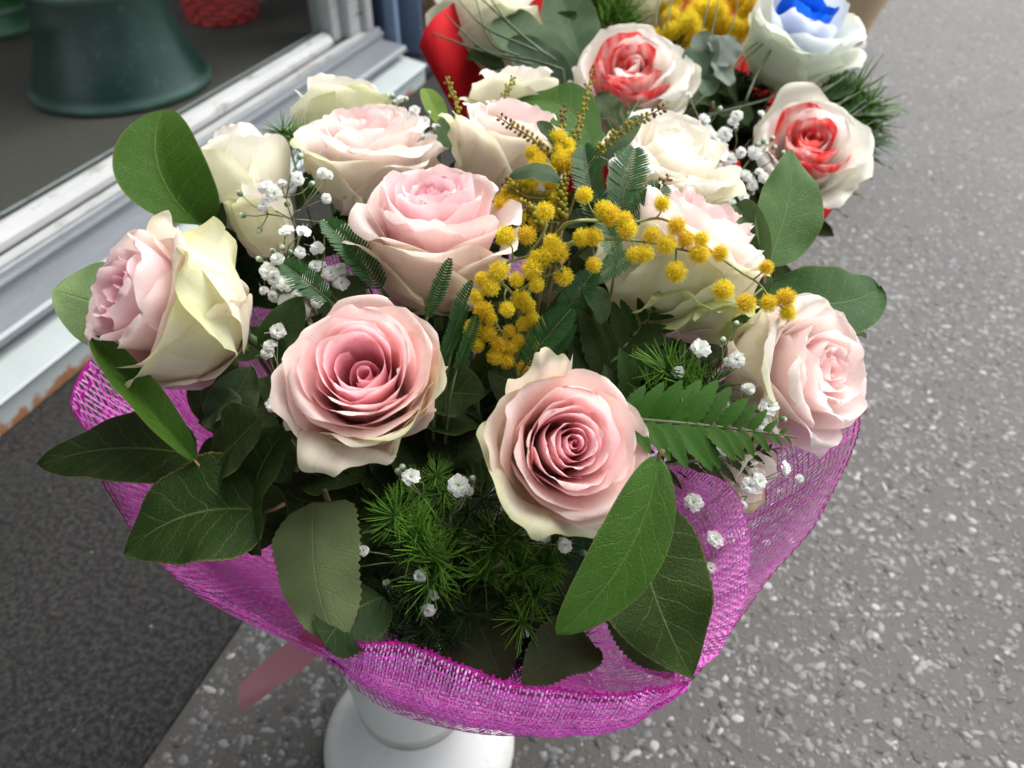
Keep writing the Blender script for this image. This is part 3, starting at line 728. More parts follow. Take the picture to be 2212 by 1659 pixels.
def make_tuft(seed, n=64, spread=1.9, col=(.05, .14, .015), col2=(.15, .34, .03)):
    """a tuft of soft needles about local +z, needle length about 1"""
    rg = np.random.default_rng(seed); V = []; F = []; C = []; o = 0
    for i in range(n):
        ph = rg.uniform(0, 6.283); th = spread * math.sqrt(rg.random()) ; zb = rg.uniform(-.25, .35)
        d = np.array([math.sin(th) * math.cos(ph), math.sin(th) * math.sin(ph), math.cos(th)])
        s = np.cross(d, [.1, .2, 1]); s /= np.linalg.norm(s) + 1e-9; n2 = np.cross(d, s); L = rg.uniform(.7, 1.1); cv = rg.uniform(-.05, .22)
        b = np.array([0, 0, zb]); w = .020
        for q, t in enumerate((0, .5, 1.0)):
            ww = w * (1, .95, .35)[q]; p = b + d * L * t + np.array([0, 0, 1]) * cv * L * t * t
            V.append(np.array([p + s * ww, p - s * ww * .5 + n2 * ww, p - s * ww * .5 - n2 * ww]))
            c = np.array(col) * (1 - t) + np.array(col2) * t; C.append(np.tile(c * rg.uniform(.8, 1.2), (3, 1)))
        for q in (0, 3):
            F += [(o + q, o + q + 1, o + q + 4, o + q + 3), (o + q + 1, o + q + 2, o + q + 5, o + q + 4), (o + q + 2, o + q, o + q + 3, o + q + 5)]
        o += 9
    me = mesh_data('needle_tuft', np.vstack(V), F, col=np.vstack(C)); me.materials.append(M['needle']); return me
TUFT = [make_tuft(s) for s in (1, 2, 3)]
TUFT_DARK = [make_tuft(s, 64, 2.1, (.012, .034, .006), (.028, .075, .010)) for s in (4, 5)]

def make_comb(seed, n=26, rat=.30, fold=.5):
    """one feathery mimosa leaf along +x, length 1, leaflets of length rat each side, upper face +z"""
    rg = np.random.default_rng(seed); V = []; F = []; C = []; o = 0
    for sgn in (-1, 1):
        for k in range(n):
            t = (k + .5) / n; L = rat * (math.sin(math.pi * min(1, t * .86 + .12)) ** .55) * rg.uniform(.92, 1.05); w = .42 / n * 1.05
            d = np.array([math.cos(1.05 + .12 * (1 - t)), sgn * math.sin(1.05) * math.cos(fold), math.sin(fold) * .8 + rg.normal(0, .04)]); d /= np.linalg.norm(d)
            x = np.array([1, 0, 0.]); b = np.array([t, 0, .06 * math.sin(t * 3)])
            s = x - d * d[0]; s /= np.linalg.norm(s)
            for q, (tt, ww) in enumerate(((0, .5), (.35, 1.0), (.8, .85), (1, .3))):
                p = b + d * L * tt - np.array([0, 0, .06]) * L * tt * tt
                V.append(np.array([p - s * w * ww, p + s * w * ww])); g_ = rg.uniform(.85, 1.15); C.append(np.tile(np.array([.024, .080, .020]) * g_ * (1 + .35 * tt), (2, 1)))
            for q in (0, 2, 4): F.append((o + q, o + q + 1, o + q + 3, o + q + 2))
            o += 8
    v, f = tube([(-.12, 0, 0), (.3, 0, .05), (.7, 0, .05), (1, 0, .01)], [.013, .012, .006], 5)
    V.append(np.array(v)); F += [tuple(i + o for i in q) for q in f]; C.append(np.tile([.10, .17, .05], (len(v), 1)))
    me = mesh_data('feathery_leaf', np.vstack(V), F, col=np.vstack(C)); me.materials.append(M['needle']); return me
COMB = [make_comb(1, 26, .24), make_comb(2, 24, .30, .35), make_comb(3, 22, .20, .8)]

def axes(x, up):                                         # rotation: local x along x, local z near up
    x = Vector(x).normalized(); z = Vector(up); z = (z - x * z.dot(x)).normalized(); y = z.cross(x)
    return Matrix((x, y, z)).transposed()
# ================================================================== THE PINK ROSES
PK = dict(cin=(.98, .54, .64), cmid=(.98, .68, .70), cout=(.98, .77, .73))
PALE = dict(cin=(.97, .64, .68), cmid=(.97, .80, .79), cout=(.97, .91, .86))
LILAC = dict(cin=(.96, .56, .68), cmid=(.97, .72, .76), cout=(.97, .84, .79))
CREAM = dict(cin=(.96, .93, .87), cmid=(.97, .94, .88), cout=(.96, .94, .84))
rose('pink rose with a hollow swirled heart and drooping cream outer petals, nearest the fern needles', at(784, 820, .372), cdir(.03, .42, .9), .0298, 21, H=.0430, n=22, opn=.20, ztop=(.98, .99, .80), core=(.20, -.05), hollow=(.04, -.10),
     guards=((250, 84, 1.12, .80, .5, .6), (304, 16, .95, 1.3, .8, .3), (197, 46, .84, 1.0, .05, .4), (345, 26, .92, 1.0, .6, .5), (275, 12, .85, 1.2, .3, .2), (88, 28, .85, 1.3, .0, .2), (30, 28, .80, 1.2, .1, .2)), spin=.6, **PK)
rose('pink rose with a tight spiral heart beside the folded bright leaf', at(1218, 965, .365), cdir(.22, .16, .96), .0282, 35, H=.0410, n=24, opn=.24, ztop=(1.0, .98, .80), core=(.06, -.3),
     guards=((108, 22, 1.5, .50, .5, .4), (228, 46, 1.08, 1.2, .85, .9), (168, 40, .88, 1.2, .3, .3), (282, 24, .86, 1.1, .15, .3), (5, 40, .85, 1.2, .1, .3), (55, 28, .75, 1.2, .0, .2)), spin=2.1, **PK)
rose('blush rose turned to the shop window with crumpled greenish outer petals', at(372, 672, .405), cdir(-.62, .24, .74), .0345, 52, n=20, opn=.28, core=(.10, -.1), H=.066,
     guards=((330, 4, .86, 1.7, .75, .12), (22, 14, 1.0, .85, 1.1, .8), (285, 10, .84, 1.5, .45, .2), (245, 40, .75, 1.2, .1, .2), (75, 10, .9, 1.5, .35, .2)), spin=1.0, gcol=(.80, .82, .58), **LILAC)
rose('upright blush rose with lilac heart in the middle, beside the yellow mimosa', at(940, 530, .45), cdir(.02, .82, .60), .0345, 64, n=28, opn=.45, core=(.07, -.2), H=.070,
     guards=((270, 20, .9, 1.35, .15, .2), (200, 40, .85, 1.2, .35, .4), (330, 38, .8, 1.2, .2, .3), (240, 8, .8, 1.1, .5, .2)), spin=.2, **LILAC)
rose('pale rose with crumpled green base petals behind the trailing mimosa sprig', at(1462, 575, .445), cdir(.42, .80, .34), .0345, 71, n=24, opn=.30, core=(.08, -.2), H=.074,
     guards=((250, 5, .85, 1.3, .45, .25), (290, 8, .85, 1.3, .3, .2), (280, 78, .62, 1.0, 1.25, 1.0), (245, 80, .50, .8, 1.25, 1.0), (200, 15, .8, 1.2, .5, .4), (330, 28, .85, 1.2, .0, .2)), spin=.9, gcol=(.62, .72, .36), **PALE)
rose('blush rose above the mesh edge, turned to the street, fern tip touching it', at(1702, 808, .43), cdir(.58, .10, .80), .0300, 83, n=25, opn=.55, core=(.09, -.1), H=.060,
     guards=((180, 25, .95, 1.3, .55, .3), (215, 35, .85, 1.2, .3, .3), (280, 42, .80, 1.1, .0, .3), (60, 42, .85, 1.2, .05, .3)), spin=1.7, **PALE)
rose('blush rose behind the daisy-like white blossoms with wide cream collar petals', at(798, 355, .53), cdir(-.02, .84, .54), .0345, 91, n=24, opn=.55, core=(.08, -.1), H=.062,
     guards=((255, 30, .95, 1.4, .45, .3), (205, 18, 1.0, 1.3, .7, .4), (320, 45, .8, 1.2, .1, .3), (20, 60, .8, 1.1, .0, .3)), spin=.4, **PALE)
rose('tall cup shaped blush rose between the mimosa buds and the shop front', at(1092, 340, .53), cdir(.24, .88, .38), .0290, 102, n=22, opn=.30, core=(.1, -.2), H=.068,
     guards=((190, 30, 1.0, 1.1, .45, .5), (250, 10, .85, 1.3, .3, .2), (300, 16, .85, 1.2, .2, .2), (150, 35, .9, .9, .6, .6)), spin=.8, **PALE)
rose('creamy white rose behind the trailing mimosa, in front of the red dyed rose', at(1430, 385, .535), cdir(.16, .68, .70), .0335, 113, n=24, opn=.38, core=(.08, -.1), H=.066,
     guards=((270, 35, .85, 1.3, .3, .3), (320, 50, .9, 1.2, .55, .4), (180, 15, .95, 1.1, .4, .6)), spin=.3, **CREAM)
rose('wilting cream rose with brown flecks behind the tall green leaf', at(535, 395, .53), cdir(-.30, .90, .05), .0265, 124, n=14, opn=.25, core=(.2, -.2), H=.064,
     guards=((250, 5, 1.0, 1.5, .35, .4), (300, 12, .95, 1.3, .6, .5), (200, 12, .95, 1.2, .5, .5)), spin=.6, **CREAM)
rose('greenish cream rose at the rear, showing over the blush rose by the window sill', at(735, 262, .60), cdir(.15, .95, .05), .0290, 131, n=12, opn=.30, core=(.2, -.1), H=.056,
     guards=((250, 14, 1.0, 1.4, .8, .7), (310, 20, 1.05, 1.2, .9, .7), (200, 30, .9, 1.2, .3, .4)), spin=.3, gcol=(.78, .84, .52), **CREAM)
rose('cream rose peeping out in front of the red paper wrap', at(1112, 245, .60), cdir(-.05, .92, .15), .0265, 142, n=14, opn=.35, core=(.2, -.1), H=.060,
     guards=((255, 14, .95, 1.4, .35, .4), (200, 38, .85, 1.1, .2, .4), (320, 30, .95, 1.2, .3, .4)), spin=.8, **CREAM)
rose('withered cream green rose low under the fern, by the mesh fold', at(1595, 1010, .420), cdir(.35, -.15, .75), .0135, 153, n=9, opn=.2, core=(.3, -.2), H=.034, gcol=(.70, .70, .40),
     guards=((250, 40, .9, 1.2, .9, 1.0), (90, 30, .9, 1.2, .9, .8), (300, 50, .9, 1.0, 1.0, .8)), spin=.8, **CREAM)
rose('half closed greenish rose bud behind the white blossoms', at(572, 478, .50), cdir(-.1, .9, .3), .0170, 164, n=9, opn=.0, core=(.3, -.3), H=.046,
     guards=((270, -3, .9, 1.3, 1.0, .2), (200, 0, .9, 1.2, 1.0, .2)), spin=.8, **CREAM)
# ================================================================== MAGENTA MESH WRAP
def weave(ring_fn, ns, nw, s0, s1, closed, slant, name, parent, seed, wa=.00042, wb=.00034, ca=(.92, .09, .72), cb=(.96, .34, .88), nseg=26, lab=None, amp=.0022, bias=0, picot=True):
    """ring_fn(s, v) -> points; ns threads run across (v), nw threads run along (s)"""
    rg = np.random.default_rng(seed); V = []; F = []; C = []; o = 0
    def ribbon(P, Nn, w, c, ph):
        nonlocal o
        m = len(P); T = np.gradient(P, axis=0); S = np.cross(T, Nn); S /= np.linalg.norm(S, axis=1)[:, None] + 1e-12
        P = P + Nn * (.00022 * np.where(np.arange(m) % 2, 1, -1) * ph)[:, None]
        ww = w * (1 + .25 * np.sin(np.arange(m) * .7 + rg.uniform(0, 6)))[:, None]
        V.append(np.stack([P - S * ww, P + S * ww], 1).reshape(-1, 3))
        for k in range(m - 1): F.append((o + 2 * k, o + 2 * k + 1, o + 2 * k + 3, o + 2 * k + 2))
        o += 2 * m; C.append(np.tile(np.array(c) * rg.uniform(.8, 1.15), (2 * m, 1)))
    def pn(s, v):
        e = 1e-3
        P = ring_fn(s, v); a = ring_fn(s + e, v) - ring_fn(s - e, v); b = ring_fn(s, np.minimum(v + e, 1)) - ring_fn(s, np.maximum(v - e, 0))
        N = np.cross(a, b); N /= np.linalg.norm(N, axis=1)[:, None] + 1e-12
        f = amp * (np.sin(s * 61 + v * 3) * .5 + np.sin(s * 143 - v * 5) * .25 + 1.6 * np.sin(s * 23.7 + 1.3 + v * 2) * np.sin(s * 9.1 + .4) * v)
        return P + N * f[:, None], N
    for i in range(ns):
        s = s0 + (s1 - s0) * (i + rg.uniform(-.12, .12)) / (ns if closed else ns - 1)
        v = np.linspace(0, 1, nseg); ss = s + slant(s) * (v - .5) ** 1 + .0007 * np.sin(v * 17 + i)
        if not closed: ss = np.clip(ss, min(s0, s1), max(s0, s1))
        P, N = pn(ss, v); ribbon(P, N, wb, cb, 1 if i % 2 else -1)
        if bias: P, N = pn(s - bias * (v - .5) + .0007 * np.sin(v * 13 + i), v); ribbon(P, N, wa, ca, -1 if i % 2 else 1)
    mm = max(60, int(ns * .8))
    for j in range(nw):
        v = (j + rg.uniform(-.15, .15)) / (nw - 1); v = min(1, max(0, v)); edge = j >= nw - 2 and picot
        if bias and not edge and j % 9: continue
        s = np.linspace(s0, s1, mm); vv = np.clip(v + .004 * np.sin(s * 90 + j), 0, 1)
        P, N = pn(s, vv); ribbon(P, N, wa * (1.5 if edge else 1), ca if not edge else (.46, .012, .28), 1 if j % 2 else -1)
    # looped picot nubs on the outer selvedge
    k = int(ns * .55) if picot else 2; s = np.linspace(s0, s1, k); P, N = pn(s, np.ones(k)); Q, _ = pn(s, np.full(k, .965))
    for a, b, n_ in zip(P, Q, N):
        d = a - b; d /= np.linalg.norm(d) + 1e-12; t = np.cross(d, n_); l = rg.uniform(.0008, .0024)
        V.append(np.array([a - t * .0005, a + t * .0005, a + d * l + t * .0007, a + d * l - t * .0007])); F.append((o, o + 1, o + 2, o + 3)); o += 4
        C.append(np.tile([.44, .010, .24], (4, 1)))
    ob = part(name, np.vstack(V), F, M['thread'], parent, col=np.vstack(C), smooth_=False)
    tag(ob, lab, kind='stuff'); return ob

RIM = [(163, 838, .470), (180, 935, .455), (200, 1015, .450), (245, 1098, .440), (315, 1198, .430), (420, 1272, .425), (540, 1322, .420), (640, 1374, .418), (705, 1408, .412), (800, 1480, .405),
       (950, 1540, .400), (1150, 1573, .395), (1270, 1572, .395), (1370, 1545, .400), (1490, 1470, .410), (1560, 1382, .420), (1650, 1265, .430), (1705, 1200, .435), (1765, 1120, .445), (1830, 990, .455), (1857, 890, .465), (1840, 770, .470)]
rim3 = [np.array(at_z(x, y, z)) for x, y, z in RIM]
rim3 += [np.array(q) for q in ((.055, .47, .455), (.00, .54, .44), (-.09, .585, .43), (-.19, .575, .43), (-.28, .51, .43), (-.34, .42, .44), (-.365, .33, .455))]
NR = 1200; RING = crom(rim3, NR, closed=True)
def ring_at(s):
    q = (np.asarray(s) % 1.0) * (NR - 1); i = np.floor(q).astype(int) % (NR - 1); f = (q - np.floor(q))[:, None]
    return RING[i] * (1 - f) + RING[i + 1] * f
BN = np.array(BIND) + np.array([0, 0, .02])
def cup(s, v):
    s = np.asarray(s, float) + 0 * np.asarray(v); v = np.asarray(v, float) + 0 * s
    O = ring_at(s); d = O - BN; h = d.copy(); h[:, 2] = 0; hl = np.linalg.norm(h, axis=1)[:, None]; h = h / hl
    I = BN + h * .03; Cc = BN + h * hl * .72; Cc[:, 2] = BN[2] + .22 * (O[:, 2] - BN[2])
    t = (.30 + .70 * v)[:, None]
    return I * (1 - t) ** 2 + Cc * 2 * t * (1 - t) + O * t * t
wrap = thing('mesh_wrap', 'magenta woven mesh wrap gathered as a collar round the pink roses', 'wrapping', tuple(BIND))
weave(cup, 104, 46, -.055, .285, False, lambda s: .075, 'collar_weave', wrap, 3, ca=(.97, .15, .80), cb=(.98, .46, .93), wa=.00072, wb=.00072, amp=.0016, bias=.075)
weave(lambda s, v: cup(s, v * .93) - np.array([0, 0, .006]), 104, 46, -.05, .285, False, lambda s: .05, 'collar_weave', wrap, 8, ca=(.97, .15, .80), cb=(.98, .46, .93), wa=.00066, wb=.00066, amp=.0016, bias=.085)
weave(cup, 400, 54, .270, .955, False, lambda s: .004, 'collar_weave', wrap, 9, wa=.00050, wb=.00056, amp=.0014)
# turned-back strip along the front of the collar
FL = [(705, 1404, .416), (760, 1392, .432), (864, 1392, .440), (960, 1425, .440), (1050, 1463, .436), (1124, 1482, .432), (1328, 1502, .430), (1420, 1492, .428), (1485, 1474, .416)]
fl3 = crom([np.array(at_z(*q)) for q in FL], 400)
OU = [(705, 1408, .412), (800, 1480, .405), (950, 1540, .400), (1150, 1573, .395), (1270, 1572, .395), (1370, 1545, .400), (1490, 1470, .410)]
ou3 = crom([np.array(at_z(*q)) for q in OU], 400)
def loft(A, B, bulge):
    def fn(s, v):
        s = np.clip(np.asarray(s, float) + 0 * np.asarray(v), 0, 1); v = np.asarray(v, float) + 0 * s; q = np.clip(s * 399, 0, 398.999); i = q.astype(int); f = (q - i)[:, None]
        a = A[i] * (1 - f) + A[i + 1] * f; b = B[i] * (1 - f) + B[i + 1] * f
        return a * (1 - v)[:, None] + b * v[:, None] + np.array(bulge) * (4 * v * (1 - v) * np.sin(np.pi * s) ** .5)[:, None]
    return fn
o_ = np.array(-FWD)
weave(loft(ou3, fl3, tuple(np.array(cdir(0, -.3, 1)) * .006)), 120, 13, 0, 1, False, lambda s: .06, 'turned_edge_weave', wrap, 5, cb=(.94, .42, .86), amp=.0007, wb=.0004, wa=.0006, lab='turned back front edge of the magenta mesh')
weave(loft(ou3, (ou3 * .45 + fl3 * .55) - np.array([0, 0, .006]), tuple(np.array(cdir(0, -.6, .5)) * .006)), 120, 10, 0, 1, False, lambda s: -.06, 'inner_fold_weave', wrap, 6, amp=.0007)
# inner sheet folded over at the street side
E1 = [(1400, 1015, .455), (1470, 1008, .462), (1545, 1030, .462), (1592, 1070, .458), (1612, 1140, .450), (1618, 1220, .442), (1600, 1320, .432), (1545, 1410, .422), (1480, 1478, .412)]
B1 = [(1330, 1090, .40), (1330, 1130, .39), (1335, 1170, .385), (1340, 1210, .38), (1345, 1260, .375), (1345, 1300, .375), (1345, 1340, .375), (1345, 1390, .38), (1350, 1440, .385)]
weave(loft(crom([np.array(at_z(*q)) for q in B1], 400), crom([np.array(at_z(*q)) for q in E1], 400), tuple(np.array(cdir(.2, 0, 1)) * .012)), 92, 34, 0, 1, False, lambda s: .0, 'folded_sheet_weave', wrap, 7, wb=.00050, wa=.00034, ca=(.88, .16, .70), cb=(.94, .40, .86), picot=False, amp=.001, lab='denser folded magenta mesh beside the dark leaf')

# pink ribbon tail hanging under the collar
rbn = thing('ribbon', 'dusty pink satin ribbon tail hanging below the magenta mesh', 'ribbon', tuple(at_z(690, 1380, .33)))
ca = crom([np.array(at_z(x, y, z)) for x, y, z in ((760, 1330, .37), (700, 1375, .34), (640, 1418, .31), (575, 1465, .285), (516, 1512, .27))], 30)
P = []; sd_ = np.array(at_z(660, 1440, .31)) - np.array(at_z(610, 1390, .31)); sd_ /= np.linalg.norm(sd_)
for k, q in enumerate(ca):
    w = .0093; t_ = k / 29; cut = .005 * t_ ** 14
    for u in np.linspace(-1, 1, 7):
        P.append(q + sd_ * u * w + np.array([0, 0, 1]) * (.0025 * math.sin(t_ * 5 + u) + .0012 * u * u) + (ca[-1] - ca[-2]) / np.linalg.norm(ca[-1] - ca[-2]) * u * .006 * t_ ** 8)
mr = NT('satin_ribbon'); mr.b.inputs['Base Color'].default_value = (*lin(196, 128, 138), 1); mr.b.inputs['Roughness'].default_value = .38; mr.b.inputs['Sheen Weight'].default_value = .3
mr.bump(mr.noise(1, 3, .6, mr.scalevec(mr.obj(), 900, 300, 300)), .15, .0003); mr.translucent(lin(196, 120, 134), .2)
part('tail', P, grid_faces(7, 30), mr.m, rbn)
# ================================================================== BROAD LEAVES
DK, MD, BR, PL, YG = (.022, .062, .014), (.040, .115, .020), (.085, .20, .035), (.17, .27, .11), (.20, .30, .045)
def P3(x, y, off=0.0): return at(x, y, dm(x, y) + off)
def sprig(label, base, cat='leaf sprig', name='leaf_sprig', group=None, end=None, col=(.10, .12, .04), rad=(.0017, .002, .0024)):
    t = thing(name, label, cat, tuple(base), group)
    g = MB(); g.tube(stem_to(base, Vector((0, 0, 1)), end, .05), list(rad), 6); g.build('stem', M['stem'], t, color=col, smooth_=True)
    return t
C = cdir
t = sprig('leaf sprig with one big upright oval leaf before the window frame', P3(440, 520, .03), col=(.16, .06, .04))
leaf(t, at(433, 487, .50), at(352, 236, .50), .058, C(.35, .1, .9), (.040, .125, .008), fold=.45, bend=.05, side=-.17, pw=(.42, .60), seed=1, petiole=.012, wave=.015)
leaf(t, at(492, 545, .50), at(452, 372, .525), .022, C(-.4, .1, .9), (.038, .12, .010), fold=.45, bend=.03, seed=2, petiole=.01)
leaf(t, at(470, 560, .49), at(255, 548, .55), .030, C(0, .5, .8), (.05, .07, .02), fold=.1, bend=.04, seed=22)
t = sprig('pale green leaf underside pointing at the window, behind the blush rose', P3(330, 690, .05))
leaf(t, at(330, 690, .455), at(112, 626, .445), .050, C(-.1, .1, 1), (.38, .56, .24), fold=-.12, bend=.03, mat='leaf_back', seed=3, pw=(.6, .75), petiole=.01)
t = sprig('leaf sprig with dark leaves hanging over the mesh near the shop side', P3(520, 1000, .03))
leaf(t, at(425, 1000, .385), at(198, 728, .385), .024, C(.55, .35, .75), (.060, .155, .014), fold=.75, bend=.05, side=-.04, seed=4, pw=(.7, .6), petiole=.01)
leaf(t, at(425, 985, .40), at(84, 1006, .41), .042, C(.05, .55, .8), (.009, .026, .005), fold=.12, bend=.06, seed=5, pw=(.45, .85), side=.05, petiole=.01)
leaf(t, at(575, 1105, .375), at(268, 1198, .38), .058, C(.1, .55, .85), (.011, .038, .005), fold=.20, bend=.08, side=.10, seed=6, pw=(.40, .90), petiole=.01, serr=.012)
leaf(t, at(545, 1200, .375), at(626, 918, .374), .046, C(-.55, .25, .8), (.008, .030, .008), fold=.35, bend=.04, side=-.14, seed=7, pw=(.55, .65), serr=.012)
leaf(t, at(470, 1010, .39), at(560, 905, .37), .040, C(-.2, .5, .8), (.007, .020, .005), fold=.2, bend=.04, seed=8, pw=(.5, .6))
leaf(t, at(530, 1040, .39), at(560, 1190, .385), .034, C(.2, .5, .8), (.008, .020, .006), fold=.2, bend=.06, seed=9, pw=(.5, .6))
t = sprig('pale drooping rose leaf with toothed edge, its dark tip curled under', P3(700, 1060, .03))
leaf(t, at(680, 1085, .375), at(722, 1392, .352), .046, C(-.25, .2, .9), (.21, .27, .12), fold=-.15, bend=.03, mat='leaf_back', seed=10, serr=.03, pw=(.30, .62), side=.05, tipcurl=.05)
leaf(t, at(830, 1290, .372), at(700, 1395, .352), .034, C(.1, .4, .9), (.010, .034, .013), fold=-.1, bend=.06, seed=11, serr=.05, pw=(.45, .45), name='leaf', side=.10, label='dark glossy curled leaf tip')
t = sprig('bright folded leaf lying against the spiral hearted rose', P3(1440, 1010, .03))
leaf(t, at(1425, 985, .340), at(1203, 1372, .330), .030, C(-.35, -.05, .95), (.060, .165, .022), fold=.30, bend=.03, side=-.10, seed=12, pw=(.60, .70), petiole=.003, wave=.02)
t = sprig('broad olive dark leaf with sharp tip over the mesh fold', P3(1400, 1120, .02))
leaf(t, at(1365, 1085, .372), at(1498, 1468, .358), .056, C(.15, .15, .95), (.020, .050, .007), fold=.14, bend=.04, side=.06, seed=13, pw=(.55, .95), serr=.010)
leaf(t, at(1330, 1240, .385), at(1475, 1440, .375), .040, C(.1, .2, .95), (.035, .06, .022), fold=.1, bend=.02, seed=33, pw=(.60, .60), serr=.03)
t = sprig('leaf sprig with upright grey green leaves in front of the red dyed rose', P3(1640, 640, .04))
leaf(t, at(1655, 575, .455), at(1712, 322, .475), .042, C(.25, .15, .95), (.095, .195, .060), fold=.28, bend=.02, side=.05, seed=14, pw=(.55, .80), petiole=.012)
leaf(t, at(1652, 580, .45), at(1592, 440, .465), .024, C(-.3, .2, .9), (.130, .225, .100), fold=.6, bend=.05, seed=15, pw=(.5, .4))
leaf(t, at(1640, 660, .45), at(1570, 480, .47), .024, C(.3, .2, .9), (.03, .075, .02), fold=.3, bend=.03, seed=34)
t = sprig('wide dark green leaf pair reaching over the street side of the bouquet', P3(1640, 660, .05))
leaf(t, at(1658, 650, .455), at(1898, 622, .475), .046, C(.1, .5, .85), (.028, .095, .022), fold=.18, bend=.08, side=.14, seed=16, pw=(.42, .55), petiole=.012)
leaf(t, at(1680, 660, .46), at(1868, 720, .475), .034, C(.1, .6, .8), (.022, .075, .018), fold=.1, bend=.10, side=-.05, seed=17, pw=(.42, .45))
leaf(t, at(1600, 740, .46), at(1640, 600, .465), .030, C(.1, .6, .8), (.06, .15, .02), fold=.2, bend=.04, seed=18)
t = sprig('broad green leaf standing behind the mimosa buds', P3(1290, 330, .06))
leaf(t, at(1285, 330, .545), at(1092, 232, .57), .042, C(.1, .5, .85), (.045, .135, .012), fold=.2, bend=.16, side=.16, seed=19, pw=(.42, .55))
leaf(t, at(1285, 330, .54), at(1262, 262, .57), .018, C(.1, .4, .9), (.06, .15, .03), seed=20)
t = sprig('narrow yellow green leaf standing beside the bud sprig, before the door jamb', P3(950, 300, .06))
leaf(t, at(962, 285, .57), at(918, 190, .60), .016, C(.2, .1, .95), (.20, .32, .05), fold=.25, bend=.02, seed=21, pw=(.6, .5))
leaf(t, at(985, 330, .55), at(960, 250, .58), .022, C(.2, .1, .95), (.03, .08, .02), fold=.25, bend=.02, seed=29)
t = sprig('brownish green leaves low at the front inside the mesh', P3(1130, 1330, .05))
leaf(t, at(1010, 1280, .40), at(1090, 1475, .375), .044, C(-.2, .3, .9), (.05, .062, .035), fold=.1, bend=.03, seed=23, mat='leaf_back', serr=.03)
leaf(t, at(1290, 1400, .385), at(1125, 1480, .365), .034, C(.1, .7, .7), (.055, .072, .040), fold=.5, bend=.06, seed=24, mat='leaf_back', serr=.05, side=.08)
leaf(t, at(1160, 1150, .40), at(1200, 1390, .39), .044, C(.1, .3, .9), (.02, .045, .018), fold=.1, bend=.03, seed=25)
leaf(t, at(1270, 1130, .385), at(1235, 1260, .375), .022, C(.3, .3, .9), (.02, .07, .04), fold=.3, bend=.03, seed=26, serr=.04)
t = sprig('slender leaf between the blush rose and the white blossoms', P3(600, 760, .03))
leaf(t, at(575, 770, .425), at(655, 640, .415), .022, C(.4, .3, .9), (.045, .105, .035), fold=.35, bend=.02, seed=27, pw=(.5, .7))
leaf(t, at(470, 930, .41), at(545, 790, .41), .026, C(.4, .3, .9), (.03, .06, .03), fold=.35, bend=.06, seed=28, pw=(.5, .7))
leaf(t, at(440, 900, .41), at(520, 860, .405), .026, C(.2, .6, .9), (.05, .085, .04), fold=.35, bend=.06, seed=30, pw=(.5, .7))
# filler sprigs nothing tells apart, near-black leaf colour deepens the shade among the stems
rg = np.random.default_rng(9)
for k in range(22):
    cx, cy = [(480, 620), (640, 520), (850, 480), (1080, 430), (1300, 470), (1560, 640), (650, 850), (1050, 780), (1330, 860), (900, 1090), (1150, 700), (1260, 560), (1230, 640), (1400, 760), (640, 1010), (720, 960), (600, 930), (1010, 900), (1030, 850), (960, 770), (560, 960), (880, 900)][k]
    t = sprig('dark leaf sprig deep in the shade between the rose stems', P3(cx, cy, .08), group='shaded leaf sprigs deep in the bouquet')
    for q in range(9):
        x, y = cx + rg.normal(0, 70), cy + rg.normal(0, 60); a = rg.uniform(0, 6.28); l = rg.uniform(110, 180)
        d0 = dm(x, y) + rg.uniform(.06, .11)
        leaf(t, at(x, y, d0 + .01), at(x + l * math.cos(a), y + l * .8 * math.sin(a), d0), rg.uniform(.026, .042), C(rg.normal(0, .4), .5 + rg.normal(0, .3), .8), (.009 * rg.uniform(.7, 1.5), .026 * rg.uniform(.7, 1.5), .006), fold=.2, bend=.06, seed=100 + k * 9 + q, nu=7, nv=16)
# ================================================================== MIMOSA
def mimosa(label, base, stems, pompoms, r=.0050, group=None, end=None, jit=.0, tone=(.17, .20, .04), dof=0.0, back=None):
    t = thing('mimosa_sprig', label, 'mimosa', tuple(base), group)
    rg = np.random.default_rng(len(pompoms) * 7 + 1)
    g = MB(); paths = []
    for pts in stems:
        q = crom([np.array(at(x, y, (d if d else dm(x, y)) + dof)) for x, y, d in pts], max(8, len(pts) * 6)); g.tube(q, [.0011, .0008, .0006], 5); paths.append(q)
    allp = np.vstack(paths)
    root = stem_to(Vector(allp[0]), (Vector(allp[min(3, len(allp) - 1)]) - Vector(allp[0])).normalized(), end, .03)
    g.tube(root, [.0011, .0016, .002], 6)
    cs = []
    for x, y, d in pompoms:
        p = np.array(at(x, y, (d if d else dm(x, y)) + dof)) ; cs.append(p)
        i = np.argmin(np.linalg.norm(allp - p, axis=1)); a = allp[i]; l = np.linalg.norm(a - p)
        if l > .001:
            mid = (a + p) / 2 + rg.normal(0, .08 * l, 3)
            g.tube([a, mid, p], [.0006, .0005, .0004], 4)
    g.build('stem', M['stem'], t, color=tone, smooth_=True)
    for k, p in enumerate(cs):
        q = Matrix(np.linalg.qr(rg.normal(0, 1, (3, 3)))[0].tolist())
        if q.determinant() < 0: q = -q
        w_ = rg.random(); link('pompom', POMPOM[k % 3], None, t, mw(p, q, r * rg.uniform(.82, 1.22)), (1 - .05 * w_ ** 3, 1 - .16 * w_ ** 3, 1.0))
    return t
TR = [(1262, 421), (1305, 455), (1318, 466), (1350, 474), (1354, 495), (1430, 440), (1462, 489), (1408, 507), (1440, 528), (1482, 517), (1515, 516), (1510, 548), (1556, 547), (1392, 548), (1370, 550), (1460, 587), (1562, 627), (1655, 578), (1611, 655), (1660, 655), (1698, 643), (1702, 675), (1257, 513), (1283, 511), (1283, 572)]
def td(x, y): return .392 + .00002 * (x - 1250)
